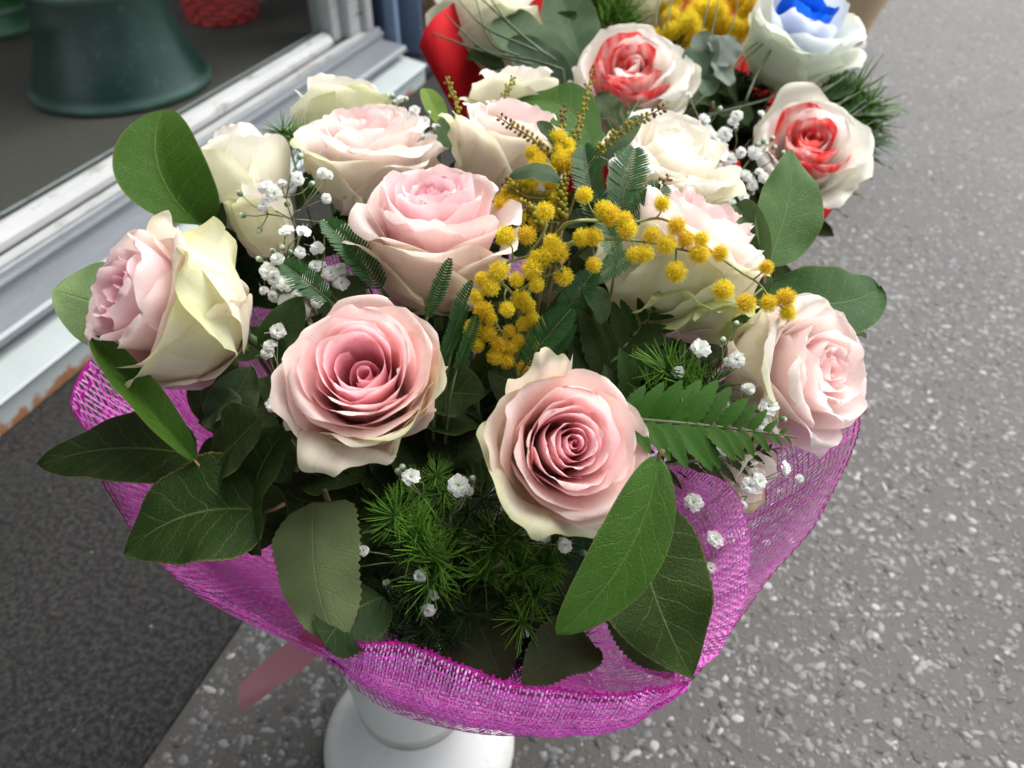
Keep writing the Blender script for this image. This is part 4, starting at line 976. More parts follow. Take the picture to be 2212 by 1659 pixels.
mimosa('mimosa sprig trailing towards the street over the pale roses, round yellow pompoms', at(1160, 600, .42),
       [[(1150, 610, .42), (1205, 503, .40), (1245, 478, td(0, 0)), (1305, 478, td(1305, 0)), (1370, 480, td(1370, 0)), (1425, 472, td(1425, 0)), (1480, 498, td(1480, 0)), (1540, 545, td(1540, 0)), (1600, 588, td(1600, 0)), (1640, 614, td(1640, 0)), (1668, 655, td(1668, 0))],
        [(1180, 575, .405), (1238, 526, td(1238, 0)), (1300, 517, td(1300, 0)), (1390, 522, td(1390, 0)), (1450, 535, td(1450, 0)), (1512, 548, td(1512, 0))]], [(x, y, td(x, y) - .004) for x, y in TR])
LC = [(1093, 510), (1138, 507), (1178, 457), (1192, 523), (1182, 553), (1162, 556), (1205, 545), (1078, 585), (1116, 604), (1042, 603), (1160, 615), (1218, 597), (1095, 668), (1028, 640), (1060, 620), (1150, 580)]
mimosa('mimosa cluster of close yellow pompoms beside the lilac hearted rose', at(1120, 690, .43),
       [[(1120, 690, .43), (1110, 640, .41), (1075, 600, .40), (1092, 570, .398), (1135, 555, .398), (1180, 545, .396), (1240, 520, .396)], [(1110, 640, .41), (1150, 610, .405), (1200, 590, .403)], [(1135, 560, .40), (1175, 500, .40), (1178, 460, .402)]],
       [(x, y, .394) for x, y in LC])
DC = [(1100, 715), (1130, 700), (1080, 745), (1137, 797), (1022, 710), (1105, 750), (1060, 690), (1150, 690), (1140, 660), (1070, 770), (1030, 745), (1120, 735), (1165, 700), (1055, 720), (1045, 672), (1125, 645), (1150, 740), (1095, 780)]
mimosa('shaded mimosa pompoms hanging down between the two front pink roses', at(1130, 850, .42),
       [[(1130, 860, .425), (1110, 780, .415), (1090, 730, .41), (1060, 680, .41)], [(1110, 780, .415), (1140, 720, .41), (1165, 690, .41)]], [(x, y, .410) for x, y in DC], r=.0045)
HC = [(1110, 440), (1098, 420), (1140, 405), (1165, 345), (1205, 325), (1228, 312), (1160, 360), (1190, 400), (1212, 345), (1100, 455), (1130, 425), (1235, 335), (1205, 300), (1150, 330), (1195, 425), (1120, 470), (1085, 440), (1115, 400), (1150, 390), (1180, 375), (1225, 355), (1160, 480)]
mimosa('upright mimosa top with pompoms half hidden behind small bead-like buds', at(1205, 470, .48),
       [[(1205, 480, .48), (1205, 400, .485), (1210, 330, .50), (1215, 290, .51)], [(1205, 430, .482), (1150, 425, .48), (1100, 430, .475)]], [(x, y, .462 + .00012 * (430 - y)) for x, y in HC], r=.0052)
# bud sprigs
def budsprig(label, pts, n, brown=0, r=.0014, group=None):
    t = thing('bud_sprig', label, 'bud sprig', tuple(at(*pts[0])), group)
    q = crom([np.array(at(*p)) for p in pts], 40); rg = np.random.default_rng(n)
    g = MB(); g.tube(q, [.0008, .0007, .0004], 5); g.tube(stem_to(Vector(q[0]), (Vector(q[4]) - Vector(q[0])).normalized(), None, .03), [.0008, .0015], 5)
    T = np.gradient(q, axis=0); buds = []
    for k in range(n):
        i = int((k + .8) / (n + .6) * 39); d = T[i] / np.linalg.norm(T[i])
        for sg in range(3):
            a = k * 1.3 + sg * 2.1; s = np.cross(d, [math.cos(a), math.sin(a), .3]); s /= np.linalg.norm(s); tp = q[i] + s * .0024 + d * .001
            g.tube([q[i], tp], .0003, 3); buds.append((tp, s + d * .5, k / n))
    g.build('stem', M['stem'], t, color=(.30, .26, .05) if not brown else (.30, .20, .06), smooth_=True)
    for p, d, f in buds:
        link('bud', MBUD2 if (f > 1 - brown) else MBUD, None, t, mw(p, frame(d), r * (1.1 - .35 * f) * rg.uniform(.8, 1.15)))
budsprig('tallest mimosa bud sprig, standing straight up between two roses', [(1235, 345, .485), (1250, 265, .49), (1268, 200, .50), (1281, 142, .51)], 15, .15)
budsprig('mimosa bud sprig slanting over the cream rose', [(1285, 335, .475), (1330, 290, .475), (1390, 255, .475), (1443, 228, .475)], 14, .25)
budsprig('mimosa bud sprig slanting over the cup shaped rose', [(1190, 345, .475), (1150, 300, .475), (1110, 275, .475), (1073, 250, .475)], 13, .3)
budsprig('short yellow bud sprig before the red paper wrap', [(990, 270, .53), (985, 225, .54), (973, 195, .545), (963, 166, .55)], 9, 0)
budsprig('faint bud sprig in front of the peeping cream rose', [(1075, 240, .545), (1090, 205, .55), (1110, 165, .555)], 9, 0, .0012)
budsprig('brown tipped bud sprig beside the feathery leaf, before the cream rose', [(1375, 430, .44), (1405, 415, .44), (1428, 398, .44), (1448, 378, .44)], 6, .6)
budsprig('short bud sprig rising over the small curved leaf', [(1212, 345, .475), (1216, 300, .48), (1212, 260, .485), (1218, 228, .49)], 10, .5)
for lb, pts, n in (('green bud cluster beside the lilac hearted rose', [(1200, 425, .465), (1170, 428, .46), (1130, 420, .458), (1085, 388, .456)], 14), ('green bud cluster on the dark upright mimosa twig', [(1215, 480, .46), (1212, 440, .46), (1214, 400, .462), (1222, 375, .464)], 14), ('green bud cluster hanging below the trailing mimosa start', [(1175, 500, .45), (1160, 470, .45), (1140, 450, .45), (1120, 440, .45)], 10)):
    budsprig(lb, pts, n, .1, .0018)
# single phyllodes of the mimosa
t = sprig('small arched grey green leaf lying over the yellow mimosa', at(1215, 400, .47)); leaf(t, at(1212, 388, .458), at(1100, 380, .46), .016, C(0, .6, .8), (.07, .125, .07), fold=-.2, bend=.20, seed=41, pw=(.6, .6), mat='leaf')
t = sprig('narrow dark leaf blade behind the trailing mimosa sprig', at(1300, 460, .46)); leaf(t, at(1270, 432, .45), at(1420, 428, .455), .014, C(0, .7, .7), (.03, .075, .025), fold=.1, bend=.05, seed=42, pw=(.5, .5))
leaf(t, at(1290, 360, .48), at(1385, 250, .49), .012, C(.4, .3, .8), (.07, .13, .07), fold=.1, bend=.04, seed=43, pw=(.5, .5))
t = sprig('thin dark leaf standing between the bud sprigs', at(1200, 330, .49)); leaf(t, at(1212, 330, .475), at(1162, 262, .48), .012, C(.4, .3, .8), (.03, .07, .025), fold=.3, bend=.04, seed=44, pw=(.5, .5))
t = sprig('dark reddish edged leaf hanging below the mimosa pompoms', at(1250, 620, .43)); leaf(t, at(1255, 610, .41), at(1300, 700, .405), .014, C(.4, .3, .8), (.03, .07, .03), fold=.2, bend=.08, seed=45, pw=(.5, .5), side=-.1)
leaf(t, at(1160, 545, .402), at(1215, 590, .390), .006, C(.4, .3, .8), (.06, .09, .04), fold=.2, bend=.08, seed=46, pw=(.5, .5))
# feathery leaves
FEATH = [((825, 625, .425), (700, 478, .425), 0, 'feathery mimosa leaf pointing at the white blossoms, beside the lilac hearted rose'),
         ((800, 625, .43), (742, 500, .43), 2, 'feathery mimosa leaf leaning on the lilac hearted rose'),
         ((712, 650, .415), (612, 570, .415), 1, 'short feathery leaf over the white blossoms above the hollow hearted rose'),
         ((922, 685, .385), (972, 558, .375), 2, 'feathery leaf upright before the lilac hearted rose'),
         ((978, 740, .392), (1022, 608, .385), 2, 'feathery leaf beside the shaded mimosa pompoms'),
         ((955, 790, .395), (1010, 660, .39), 2, 'darker feathery leaf below, behind the hollow hearted rose'),
         ((985, 800, .40), (1030, 680, .40), 2, 'lowest feathery leaf in the shade of the pompoms'),
         ((1290, 480, .45), (1262, 318, .47), 0, 'feathery leaf standing behind the topmost single pompom'),
         ((1335, 470, .44), (1370, 322, .45), 1, 'feathery leaf standing before the cream rose'),
         ((1345, 500, .43), (1435, 402, .44), 1, 'feathery leaf slanting behind the trailing pompoms'),
         ((1375, 545, .42), (1285, 610, .415), 1, 'feathery leaf hanging below the trailing mimosa'),
         ((1330, 560, .42), (1300, 460, .43), 1, 'feathery leaf behind the doubled pompoms'),
         ((1205, 695, .41), (1282, 585, .405), 1, 'feathery leaf rising beside the lowest pompom of the trail'),
         ((1135, 790, .405), (1235, 668, .40), 1, 'feathery leaf arching over the folded tip of the spiral hearted rose'),
         ((1160, 800, .41), (1240, 700, .41), 0, 'shaded feathery leaf behind the folded petal tip')]
for k, (b, e, v_, lb) in enumerate(FEATH):
    B, T = at(*b), at(*e); t = thing('feathery_leaf', lb, 'leaf', tuple(B))
    Ln = (T - B).length; rot = axes(T - B, C([.3, -.3, 0][k % 3], .3, .9))
    o = link('leaflets', COMB[v_], None, t, mw(B, rot, Ln)); o['kind'] = 'stuff'
    g = MB(); g.tube(stem_to(B, (T - B).normalized(), None, .03), [.0007, .0014], 5); g.build('stem', M['stem'], t, color=(.06, .11, .03), smooth_=True)

# ================================================================== WHITE FILLER BLOSSOM
def gyp(label, base, flowers, buds=(), r=.0052, end=None, face=None, seed=0, deep=.05):
    t = thing('babys_breath_sprig', label, "baby's breath", tuple(base)); rg = np.random.default_rng(seed + 5)
    ex = [(q[0] + rg.normal(0, 22), q[1] + rg.normal(0, 18), q[2] + abs(rg.normal(0, .006)) + .003) for q in flowers if rg.random() < .7] if len(flowers) > 4 else []
    nbig = len(flowers); flowers = list(flowers) + ex[::2]; buds = list(buds) + ex[1::2]
    P = [np.array(at(*q)) for q in flowers]; Bd = [np.array(at(*q)) for q in buds]
    c = np.mean(P + Bd, axis=0); hub = c + (np.array(base) - c) * .45
    g = MB(); g.tube(crom([np.array(base), (np.array(base) + hub) / 2 + rg.normal(0, .003, 3), hub], 8), .0006, 4)
    g.tube(stem_to(Vector(base), Vector(hub - np.array(base)).normalized(), end, .03), [.0006, .0013], 5)
    pts = P + Bd; dirs = []
    nh = max(1, len(pts) // 3); hubs = [hub + (pts[k * 3 % len(pts)] - hub) * .5 + rg.normal(0, .002, 3) for k in range(nh)]
    for h in hubs: g.tube([hub, (hub + h) / 2 + rg.normal(0, .001, 3), h], .0005, 4)
    for p in pts:
        h = hubs[int(np.argmin([np.linalg.norm(h - p) for h in hubs]))]; mid = (h + p) / 2 + rg.normal(0, .08, 3) * np.linalg.norm(p - h)
        d = p - mid; dirs.append(d / (np.linalg.norm(d) + 1e-9)); g.tube([h, mid, p], [.0004, .00035, .0003], 4)
    g.build('stem', M['stem'], t, color=(.16, .20, .08), smooth_=True)
    for k, p in enumerate(P):
        f = Vector(C(rg.normal(0, .35), .25 + rg.normal(0, .35), 1)) if face is None else Vector(face)
        f = (f * 1.2 + Vector(dirs[k]) * .5).normalized()
        link('blossom', BLOSSOM[int(rg.integers(0, 4))], None, t, mw(p, frame(f, (rg.normal(), rg.normal(), rg.normal())), r * (.86 if k < nbig else .6) * rg.uniform(.74, 1.15)))
    for k, p in enumerate(Bd): link('bud', BUD, None, t, mw(p, frame(Vector(dirs[len(P) + k])), r * .36))
    return t
def F(lst, d=None, o=-.01): return [(x, y, (d if d else dm(x, y) + o)) for x, y in lst]
gyp("baby's breath with round open blossoms before the wilting cream rose", at(640, 540, .47), F([(570, 443), (643, 386), (697, 375), (705, 428), (576, 405), (592, 418)], .455), F([(518, 418), (524, 465), (560, 497), (648, 338), (700, 480)], .458), r=.0061, seed=1)
gyp("dense baby's breath cluster above the hollow hearted rose", at(650, 690, .45), F([(615, 500), (648, 545), (686, 537), (580, 583), (618, 613), (570, 628), (620, 655), (684, 652), (738, 612), (600, 560), (592, 600), (655, 500), (640, 640), (665, 600), (700, 620), (735, 580), (590, 640), (655, 670), (715, 590), (680, 575)], .425), F([(610, 535), (700, 500), (560, 560)], .425), r=.0054, seed=2)
gyp("baby's breath with white buds above the roses, before the dark door recess", at(900, 320, .58), F([(895, 238), (890, 255), (885, 272), (795, 245), (945, 277), (918, 262), (770, 250), (930, 300), (870, 262), (905, 290), (955, 300)], .565), F([(848, 208), (877, 215), (846, 233), (925, 245), (860, 250)], .57), r=.0062, seed=3)
gyp("pair of white blossoms in front of the cream rose", at(1340, 440, .47), F([(1330, 355), (1394, 364)], .462), r=.0062, seed=4)
gyp("baby's breath scattered over the fern beside the street side rose", at(1500, 950, .43), F([(1513, 752), (1590, 777), (1465, 805), (1527, 860), (1562, 876), (1618, 840), (1660, 878), (1565, 972), (1545, 960), (1645, 915)], .392), F([(1590, 700), (1692, 905), (1562, 735)], .392), r=.0052, seed=5)
gyp("baby's breath hanging over the magenta mesh on the street side", at(1440, 1060, .42), F([(1697, 1012), (1498, 1085), (1605, 1090), (1545, 1165), (1597, 1155), (1597, 1212), (1535, 1228), (1640, 1040), (1620, 1050)], .392), (), r=.0050, seed=6)
gyp("white blossoms among the soft fern needles at the front", at(960, 1180, .42), F([(990, 1048), (887, 1030), (785, 1190), (908, 1245), (925, 1318), (1220, 1178), (1165, 1150)], .366), F([(770, 1225), (835, 1258), (870, 1010), (1020, 1035)], .37), r=.0054, seed=7)
gyp("few white blossoms in the gap between the two pink roses near the shop side", at(610, 900, .43), F([(590, 875), (578, 762), (600, 715), (583, 745)], .415), F([(640, 770)], .41), r=.0048, seed=8)
gyp("baby's breath in the rear bouquet, wide spray before the street side dyed rose", at(1560, 480, .62), F([(1528, 285), (1522, 258), (1545, 300), (1585, 262), (1592, 250), (1560, 330), (1575, 345), (1550, 360), (1590, 375), (1612, 380), (1640, 372), (1570, 395), (1590, 410), (1605, 425), (1625, 400), (1580, 440), (1540, 320), (1600, 330), (1630, 330), (1565, 290), (1610, 445), (1650, 385), (1595, 455), (1560, 420)], .575), F([(1555, 235), (1668, 300), (1650, 305), (1636, 312), (1672, 318), (1690, 330)], .575), r=.0062, seed=9, end=(-.02, .72, .30))

# ================================================================== FERN FRONDS
def pinna_mesh():
    nu, nv = 9, 44
    U, t = np.meshgrid(np.linspace(-1, 1, nu), np.linspace(0, 1, nv)); lob = 1 + .34 * np.abs(np.sin(t * math.pi * 6.5)) ** .6 * (1 - t * .5) - .12
    w = (t + .02) ** .35 * (1 - t) ** .75 * .20 * np.where(np.abs(U) > .8, lob * (1 + .05 * ((np.arange(nv)[:, None] % 2) * 2 - 1)), 1)
    z = .05 * np.abs(U) * w * 4 + .06 * np.sin(t * 3) - .05 * t * t 
    x = t + .10 * np.abs(U) * w * 3
    me = mesh_data('leaflet', np.stack([x, U * w, z], -1).reshape(-1, 3), grid_faces(nu, nv), np.stack([(U + 1) / 2, t], -1).reshape(-1, 2)); me.materials.append(M['fern']); return me
PINNA = pinna_mesh()
def frond(label, b, e, pairs, plen, facing, col, bend=.05, ang=62, end=None, wr=1.0, taper=(.75, 1.0)):
    B, T = at(*b), at(*e); t = thing('fern_frond', label, 'fern', tuple(B)); n = Vector(facing); a = (T - B).normalized(); n = (n - a * n.dot(a)).normalized(); L = (T - B).length
    q = [B + (T - B) * s + n * bend * L * 4 * s * (1 - s) for s in np.linspace(0, 1, 24)]
    g = MB(); g.tube([tuple(p) for p in q], [.0013, .0009, .0004], 5); g.tube(stem_to(B, a, end, .03), [.0013, .0018], 5); g.build('stem', M['stem'], t, color=(.05, .085, .03), smooth_=True)
    rg = np.random.default_rng(pairs * 13)
    for k in range(pairs):
        for sg in (-1, 1):
            s = (k + (.0 if sg > 0 else .35)) / (pairs + .2); i = min(22, int(s * 23)); p = q[i].lerp(q[i + 1], s * 23 - i); ax = (q[i + 1] - q[i]).normalized(); sd_ = ax.cross(n)
            A = R(ang - 16 * s + rg.normal(0, 3)); d = ax * math.cos(A) + sd_ * (-sg) * math.sin(A) + n * rg.uniform(.0, .22)
            ln = plen * (lerp(taper[0], taper[1], min(1, s / .3)) if s < .3 else (1 - ((s - .3) / .7) ** 1.15 * .93)) * rg.uniform(.95, 1.05)
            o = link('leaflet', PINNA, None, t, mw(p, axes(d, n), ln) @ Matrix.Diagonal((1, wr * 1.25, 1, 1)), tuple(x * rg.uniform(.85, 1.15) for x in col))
    return t
frond('fern frond pointing to the street, bright serrated leaflets by the spiral hearted rose', (1345, 905, .375), (1722, 945, .372), 11, .027, C(-.05, .35, .95), (.026, .098, .010), bend=.04, wr=1.25)
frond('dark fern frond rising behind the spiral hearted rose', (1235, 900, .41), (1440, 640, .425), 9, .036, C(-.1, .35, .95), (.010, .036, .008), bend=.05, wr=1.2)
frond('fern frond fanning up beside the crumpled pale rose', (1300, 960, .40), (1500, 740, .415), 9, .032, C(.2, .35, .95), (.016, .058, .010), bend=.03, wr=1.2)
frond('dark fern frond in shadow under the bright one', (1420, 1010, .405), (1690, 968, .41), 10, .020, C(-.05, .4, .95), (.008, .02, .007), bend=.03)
frond('fern tip poking up behind the mimosa, under the red dyed rose', (1320, 310, .56), (1388, 208, .57), 6, .014, C(.1, .3, .95), (.03, .085, .025), bend=.03)

# ================================================================== SOFT NEEDLE FERN
def needles(label, base, tufts, s=.016, dark=False, end=None, seed=0, up=None):
    t = thing('needle_fern', label, 'fern', tuple(base)); rg = np.random.default_rng(seed + 70); g = MB(); b = np.array(base)
    g.tube(stem_to(Vector(base), Vector((0, 0, 1)), end, .03), [.0008, .0015], 5); items = []
    for q in tufts:
        p = np.array(at(*q)); mid = (b + p) / 2 + rg.normal(0, .006, 3); g.tube([b, mid, p], [.0008, .0006, .0004], 4); d = p - mid; items.append((p, d / np.linalg.norm(d)))
    g.build('stem', M['stem'], t, color=(.06, .11, .03), smooth_=True)
    for k, (p, d) in enumerate(items):
        d = Vector(d) + (Vector(C(0, .1, .9)) if up is None else Vector(up)) * .9
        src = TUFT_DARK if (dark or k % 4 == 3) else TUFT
        link('needle_tuft', src[k % len(src)], None, t, mw(p, frame(d, (rg.normal(), rg.normal(), rg.normal())), s * rg.uniform(.8, 1.2)))
needles('bright soft needle fern between the two front roses, over the mesh', at(980, 1230, .41), F([(862, 1120), (900, 1165), (945, 1215), (880, 1190), (920, 1190), (905, 1140), (935, 1255), (895, 1270)], .372), seed=1)
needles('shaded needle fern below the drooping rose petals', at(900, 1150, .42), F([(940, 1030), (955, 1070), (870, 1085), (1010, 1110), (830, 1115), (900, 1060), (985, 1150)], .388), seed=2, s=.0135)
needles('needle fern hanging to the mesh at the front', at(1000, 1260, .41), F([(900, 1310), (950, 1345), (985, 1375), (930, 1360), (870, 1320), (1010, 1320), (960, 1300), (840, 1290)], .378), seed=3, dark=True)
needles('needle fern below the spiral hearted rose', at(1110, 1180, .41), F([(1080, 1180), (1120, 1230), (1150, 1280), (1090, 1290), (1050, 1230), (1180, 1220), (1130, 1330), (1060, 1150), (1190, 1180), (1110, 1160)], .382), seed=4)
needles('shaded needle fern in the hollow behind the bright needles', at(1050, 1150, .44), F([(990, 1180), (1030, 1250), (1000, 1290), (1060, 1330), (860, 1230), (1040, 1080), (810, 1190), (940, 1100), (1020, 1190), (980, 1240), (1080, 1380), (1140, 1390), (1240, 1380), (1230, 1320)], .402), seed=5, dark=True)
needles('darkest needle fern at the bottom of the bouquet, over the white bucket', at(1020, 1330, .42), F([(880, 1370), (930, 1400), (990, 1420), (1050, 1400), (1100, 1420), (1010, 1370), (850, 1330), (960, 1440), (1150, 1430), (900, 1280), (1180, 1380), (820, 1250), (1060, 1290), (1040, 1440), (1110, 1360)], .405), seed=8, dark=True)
needles('needle fern behind the bright frond', at(1440, 900, .42), F([(1470, 830), (1510, 850), (1440, 800), (1530, 835), (1490, 870), (1410, 860)], .398), seed=6, s=.018)
needles('small needle fern tuft behind the wilting cream rose', at(630, 330, .56), F([(635, 300), (650, 310), (615, 292)], .545), seed=7)
# ================================================================== THE BOUQUET BEHIND
vb2 = Vector((-.10, .78, 0))
bucket('flower_bucket', 'white plastic bucket hidden under the rear bouquet in red paper', (vb2.x, vb2.y, .0008), .088, .0475, .087, .075, .26, lin(220, 226, 232), .25, lin(120, 118, 96))
END2 = vb2 + Vector((0, 0, .26))
WH = dict(cin=(.95, .86, .80), cmid=(.95, .94, .90), cout=(.93, .95, .88))
def red_dye(f, rg): return rg.uniform(.85, 1.0) if rg.random() < .7 and f < .75 else .02
def blue_dye(f, rg): return 1.0 if f < .50 else (.10 if f < .8 else 0.02)
rose('white rose dyed red at its heart, above the creamy white rose', at(1365, 195, .70), cdir(-.10, .42, .90), .0390, 201, n=22, opn=.55, core=(.14, .0), H=.07,
     guards=((300, 45, .85, 1.2, .2, .4), (90, 30, .85, 1.3, .2, .3), (180, 40, .8, 1.2, .2, .3), (350, 35, .9, 1.2, .2, .2)), mat='petal_red', dye=red_dye, end=END2, gcol=(.80, .84, .62), **WH)
rose('white rose with red streaked heart beside the asphalt', at(1738, 345, .68), cdir(-.05, .40, .92), .0355, 213, n=22, opn=.5, core=(.14, .0), H=.066,
     guards=((95, 30, 1.25, 1.1, .3, .3), (30, 45, .85, 1.3, .2, .3), (280, 60, .9, 1.1, .1, .4), (340, 55, .8, 1.2, .2, .3)), mat='petal_red', dye=red_dye, end=END2, gcol=(.80, .84, .62), **WH)
rose('pale mint white rose with a bright blue dyed heart', at(1716, 92, .76), cdir(.15, .55, .82), .0420, 224, n=14, opn=.45, core=(.22, .0), H=.082,
     guards=((320, 55, .8, 1.1, .1, .3), (250, 10, .85, 1.4, .2, .1), (200, 6, .95, 1.3, .3, .1), (40, 40, .8, 1.2, .1, .2)), mat='petal_blue', dye=blue_dye, end=END2 + Vector((.02, .03, 0)), gcol=(.84, .90, .70), cin=(.80, .88, .92), cmid=(.86, .92, .92), cout=(.90, .94, .82))
rose('greenish white rose inside the red paper wrap, behind grass blades', at(1045, 55, .78), cdir(.1, .85, .45), .0430, 235, n=16, opn=.4, core=(.2, -.1), H=.085, guards=((250, 14, .9, 1.3, .4, .2), (300, 20, .9, 1.3, .5, .2)), end=END2, **WH)
rose('white rose at the top edge of the picture behind the red dyed one', at(1375, 10, .84), cdir(.1, .85, .45), .0400, 246, n=14, opn=.4, core=(.2, -.1), H=.075, guards=((250, 14, .9, 1.3, .4, .2), (300, 20, .9, 1.3, .5, .2)), end=END2, **WH)
# red paper cone
pw = thing('paper_wrap', 'red paper wrap round the rear bouquet', 'wrapping', tuple(END2))
RC = [(905, 100, .520), (925, 60, .535), (965, 15, .545), (1100, -70, .55), (1400, -110, .55), (1600, -60, .50), (1720, 60, .44), (1790, 230, .42), (1850, 355, .41), (1800, 440, .405), (1600, 480, .405), (1400, 380, .425), (1290, 330, .43), (1180, 245, .44), (1100, 178, .452), (1010, 150, .475), (945, 128, .500)]
rc = crom([np.array(at_z(x, y, z)) if z < .5 else np.array(at_z(x, y, z)) for x, y, z in RC], 97, closed=True)[:-1]; V = []; rg = np.random.default_rng(3)
bc = np.array(END2) + np.array([0, 0, .0])
for j in range(9):
    t_ = j / 8
    for k in range(96):
        o = rc[k]; d = o - bc; h = d.copy(); h[2] = 0; i_ = bc + h / np.linalg.norm(h) * .08; p = i_ * (1 - t_) + o * t_; p = p - np.array([0, 0, .03]) * math.sin(t_ * math.pi) + h / np.linalg.norm(h) * .004 * math.sin(k * 1.3) * (1 - t_ * .5)
        V.append(p)
Fc = [(j * 96 + k, j * 96 + (k + 1) % 96, (j + 1) * 96 + (k + 1) % 96, (j + 1) * 96 + k) for j in range(8) for k in range(96)]
o = part('cone', V, Fc, simple('red_paper', lin(196, 24, 34), .75, .2, trans=.15, noise=.12, nscale=60), pw)
so = o.modifiers.new('thick', 'SOLIDIFY'); so.thickness = .0006
# greenery of the rear bouquet
t = sprig('large grey green leaf pair standing in the red paper', at(1230, 190, .72), end=END2)
leaf(t, at(1235, 195, .70), at(1085, 25, .74), .060, C(.2, .3, .9), (.075, .135, .070), fold=.2, bend=.05, seed=51, pw=(.5, .6), side=-.08)
leaf(t, at(1230, 205, .70), at(1100, 85, .70), .040, C(-.3, .4, .8), (.07, .12, .085), fold=.2, bend=.04, seed=52, pw=(.5, .6))
leaf(t, at(1255, 130, .74), at(1200, -30, .78), .055, C(0, .3, .9), (.05, .11, .05), fold=.2, bend=.04, seed=53)
t = sprig('silver eucalyptus sprig beside the red dyed rose', at(1540, 220, .72), 'eucalyptus', 'eucalyptus_sprig', end=END2)
for k, (b, e, w, c) in enumerate((((1535, 140), (1510, 70), .024, (.28, .34, .28)), ((1540, 140), (1592, 85), .026, (.34, .38, .34)), ((1540, 130), (1580, 185), .020, (.30, .37, .32)), ((1520, 170), (1498, 100), .034, (.10, .16, .11)), ((1510, 165), (1540, 205), .026, (.15, .23, .16)), ((1550, 120), (1545, 75), .02, (.34, .38, .34)))):
    leaf(t, at(*b, .69), at(*e, .69), w, C([-.3, .3, .1, 0, .1, .2][k], .4, .8), c, fold=.2, bend=.04, seed=60 + k, pw=(.45, .45))
t = sprig('small round dark leaf under the red dyed rose', at(1320, 270, .66), end=END2); leaf(t, at(1325, 255, .64), at(1290, 205, .645), .026, C(.1, .3, .9), (.05, .085, .035), fold=.1, bend=.03, seed=70, pw=(.4, .4))
t = sprig('leafy green ends reaching out over the asphalt behind the dyed rose', at(1800, 330, .74), end=END2)
for k, (b, e, w) in enumerate((((1800, 300), (1950, 330), .03), ((1830, 330), (1925, 365), .026), ((1820, 250), (1962, 245), .022), ((1790, 420), (1862, 425), .016), ((1770, 440), (1830, 470), .016), ((1830, 310), (1900, 300), .03), ((1805, 370), (1880, 385), .022), ((1770, 260), (1870, 200), .030), ((1790, 280), (1900, 230), .030), ((1800, 330), (1890, 345), .034), ((1780, 220), (1850, 160), .028))):
    leaf(t, at(*b, .74), at(*e, .76), w, C(.1, .8, .6), [(.10, .19, .13), (.04, .10, .05), (.15, .22, .14), (.14, .24, .05), (.13, .20, .12), (.05, .12, .05), (.06, .12, .05), (.05, .13, .04), (.04, .10, .04), (.03, .08, .03), (.06, .14, .05)][k], fold=.15, bend=.04, seed=80 + k, pw=(.5, .5), serr=.05)
yl = [(x, y) for x in range(1440, 1660, 21) for y in range(-10, 120, 22)]; rg = np.random.default_rng(12)
yl = [(x + rg.normal(0, 14), y + rg.normal(0, 14), .81 + rg.normal(0, .02)) for x, y in yl if not (x > 1590 and y > 60)]
mimosa('bright yellow mimosa head in the rear bouquet beside the blue dyed rose', at(1540, 190, .80), [[(1540, 190, .80), (1530, 110, .82), (1530, 40, .84)], [(1540, 110, .82), (1600, 60, .83), (1640, 20, .84)], [(1530, 90, .82), (1480, 50, .83)]], yl, r=.0098, end=END2)
def grass(label, blades, seed, end=END2, col=(.035, .075, .030), w=.0011, d=.66):
    t = thing('grass_tuft', label, 'grass', tuple(at(*blades[0][0], d)));
    for k, b in enumerate(blades):
        pts = crom([np.array(at(x, y, d + .02 * i)) if True else 0 for i, (x, y) in enumerate(b)], 10); g = MB(); g.tube(pts, [w, w, w * .4], 4)
        g.build('blade', M['stem'], t, color=col, smooth_=True)
    g = MB(); g.tube(stem_to(at(*blades[0][0], d), Vector((0, 0, 1)), end, .04), [.001, .002], 5); g.build('stem', M['stem'], t, color=col, smooth_=True)
grass('dark grass blades crossing the white rose in the red paper', [[(1215, 150), (1150, 130), (1040, 110), (905, 60)], [(1200, 130), (1120, 70), (1000, -40)], [(1180, 120), (1090, 40), (1040, -40)], [(1160, 110), (1050, 60), (990, 0)], [(1150, 140), (1050, 110), (960, 30)], [(1120, 120), (1060, 90), (1020, -30)]], 1)
grass('thin grass blades over the blue dyed rose', [[(1480, 250), (1560, 170), (1690, 60)], [(1610, 220), (1640, 150), (1690, 70)], [(1500, 255), (1640, 220), (1720, 190)], [(1560, 180), (1600, 120), (1640, 90)]], 2, d=.70)
grass('upright grass blades before the yellow mimosa head', [[(1510, 120), (1520, 50), (1545, -40)], [(1525, 130), (1540, 60), (1560, -40)], [(1540, 130), (1580, 60), (1600, -30)], [(1415, 60), (1420, 20), (1425, -40)], [(1440, 60), (1450, 10), (1470, -40)]], 3, d=.72, w=.0007)
grass('grass blades fanning over the street from the rear bouquet', [[(1700, 250), (1790, 190), (1875, 130)], [(1710, 270), (1800, 230), (1890, 180)], [(1720, 290), (1820, 260), (1890, 215)], [(1730, 300), (1830, 290), (1900, 255)], [(1690, 245), (1760, 200), (1830, 170)], [(1740, 320), (1840, 310), (1920, 290)], [(1750, 330), (1830, 340), (1900, 330)], [(1720, 360), (1780, 345), (1840, 325)], [(1690, 370), (1760, 330), (1830, 300)], [(1740, 300), (1790, 250), (1850, 190)], [(1745, 310), (1800, 270), (1870, 215)]], 4, d=.70)
needles('bushy green needle sprig beside the blue dyed rose, over the street', at(1760, 290, .76), F([(1800, 215), (1830, 235), (1850, 260), (1815, 250), (1790, 240), (1845, 290), (1830, 215), (1870, 275), (1800, 280), (1860, 240)], .76), s=.030, end=END2, seed=11)
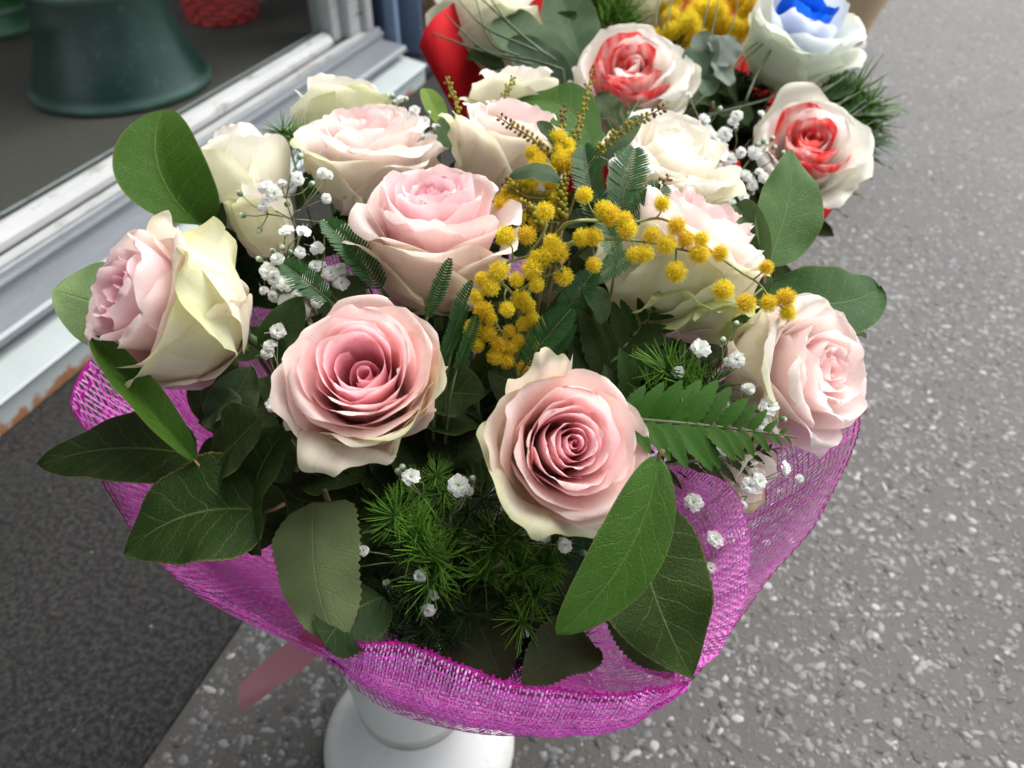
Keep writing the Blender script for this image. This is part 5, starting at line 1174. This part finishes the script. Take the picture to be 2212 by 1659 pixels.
needles('green needle sprig rising behind the red dyed rose', at(1300, 110, .78), F([(1290, 30), (1310, 55), (1330, 20), (1275, 10), (1345, 60), (1300, 80), (1315, -10), (1270, 50)], .79), s=.028, end=END2, seed=12)
needles('dark needle filler in the middle of the rear bouquet', at(1560, 300, .80), F([(1540, 220), (1600, 240), (1500, 230), (1560, 280), (1480, 260), (1630, 230), (1520, 300), (1590, 200), (1220, 230), (1180, 210), (1240, 130), (1450, 120), (1440, 240), (1650, 300), (1110, 130), (1050, 130)], .80), s=.034, end=END2, seed=13, dark=True)
rg = np.random.default_rng(19)
for k in range(8):
    cx, cy = [(1200, 160), (1480, 220), (1620, 260), (1560, 380), (1660, 420), (1590, 320), (1540, 280), (1640, 340)][k]
    t = sprig('dark leaf sprig deep in the rear bouquet', at(cx, cy, .80), end=END2, group='shaded leaf sprigs in the rear bouquet')
    for q in range(7):
        x, y = cx + rg.normal(0, 60), cy + rg.normal(0, 40); a = rg.uniform(0, 6.28); l = rg.uniform(80, 140); d0 = rg.uniform(.72, .80)
        leaf(t, at(x, y, d0 + .02), at(x + l * math.cos(a), y + l * .8 * math.sin(a), d0), rg.uniform(.03, .05), C(rg.normal(0, .4), .6, .8), (.02, .05, .016), fold=.2, bend=.06, seed=300 + k * 9 + q, nu=7, nv=16)
# kraft paper of a third bouquet
kp = thing('kraft_paper_wrap', 'brown kraft paper wrap at the top edge beside the blue dyed rose', 'wrapping', tuple(at(1830, 10, 1.05)))
V = []; cc = np.array(at_z(1830, -20, .30)); 
for j in range(6):
    for k in range(40):
        a = 2 * math.pi * k / 40; r_ = .035 + .115 * (j / 5); z_ = .14 + .34 * (j / 5)
        V.append((cc[0] + r_ * math.cos(a) * (1 + .05 * math.sin(5 * a)), cc[1] + r_ * math.sin(a) * (1 + .05 * math.sin(5 * a)), z_ + .02 * math.sin(3 * a) * j / 5))
o = part('cone', V, [(j * 40 + k, j * 40 + (k + 1) % 40, (j + 1) * 40 + (k + 1) % 40, (j + 1) * 40 + k) for j in range(5) for k in range(40)], simple('kraft_paper', lin(196, 172, 140), .85, .15, noise=.1, nscale=50), kp)
so = o.modifiers.new('thick', 'SOLIDIFY'); so.thickness = .0008
bucket('flower_bucket', 'bucket under the kraft paper wrap, farthest along the pavement', (cc[0], cc[1], .0008), .088, .0475, .087, .060, .19, lin(200, 206, 212), .25, lin(120, 118, 96))
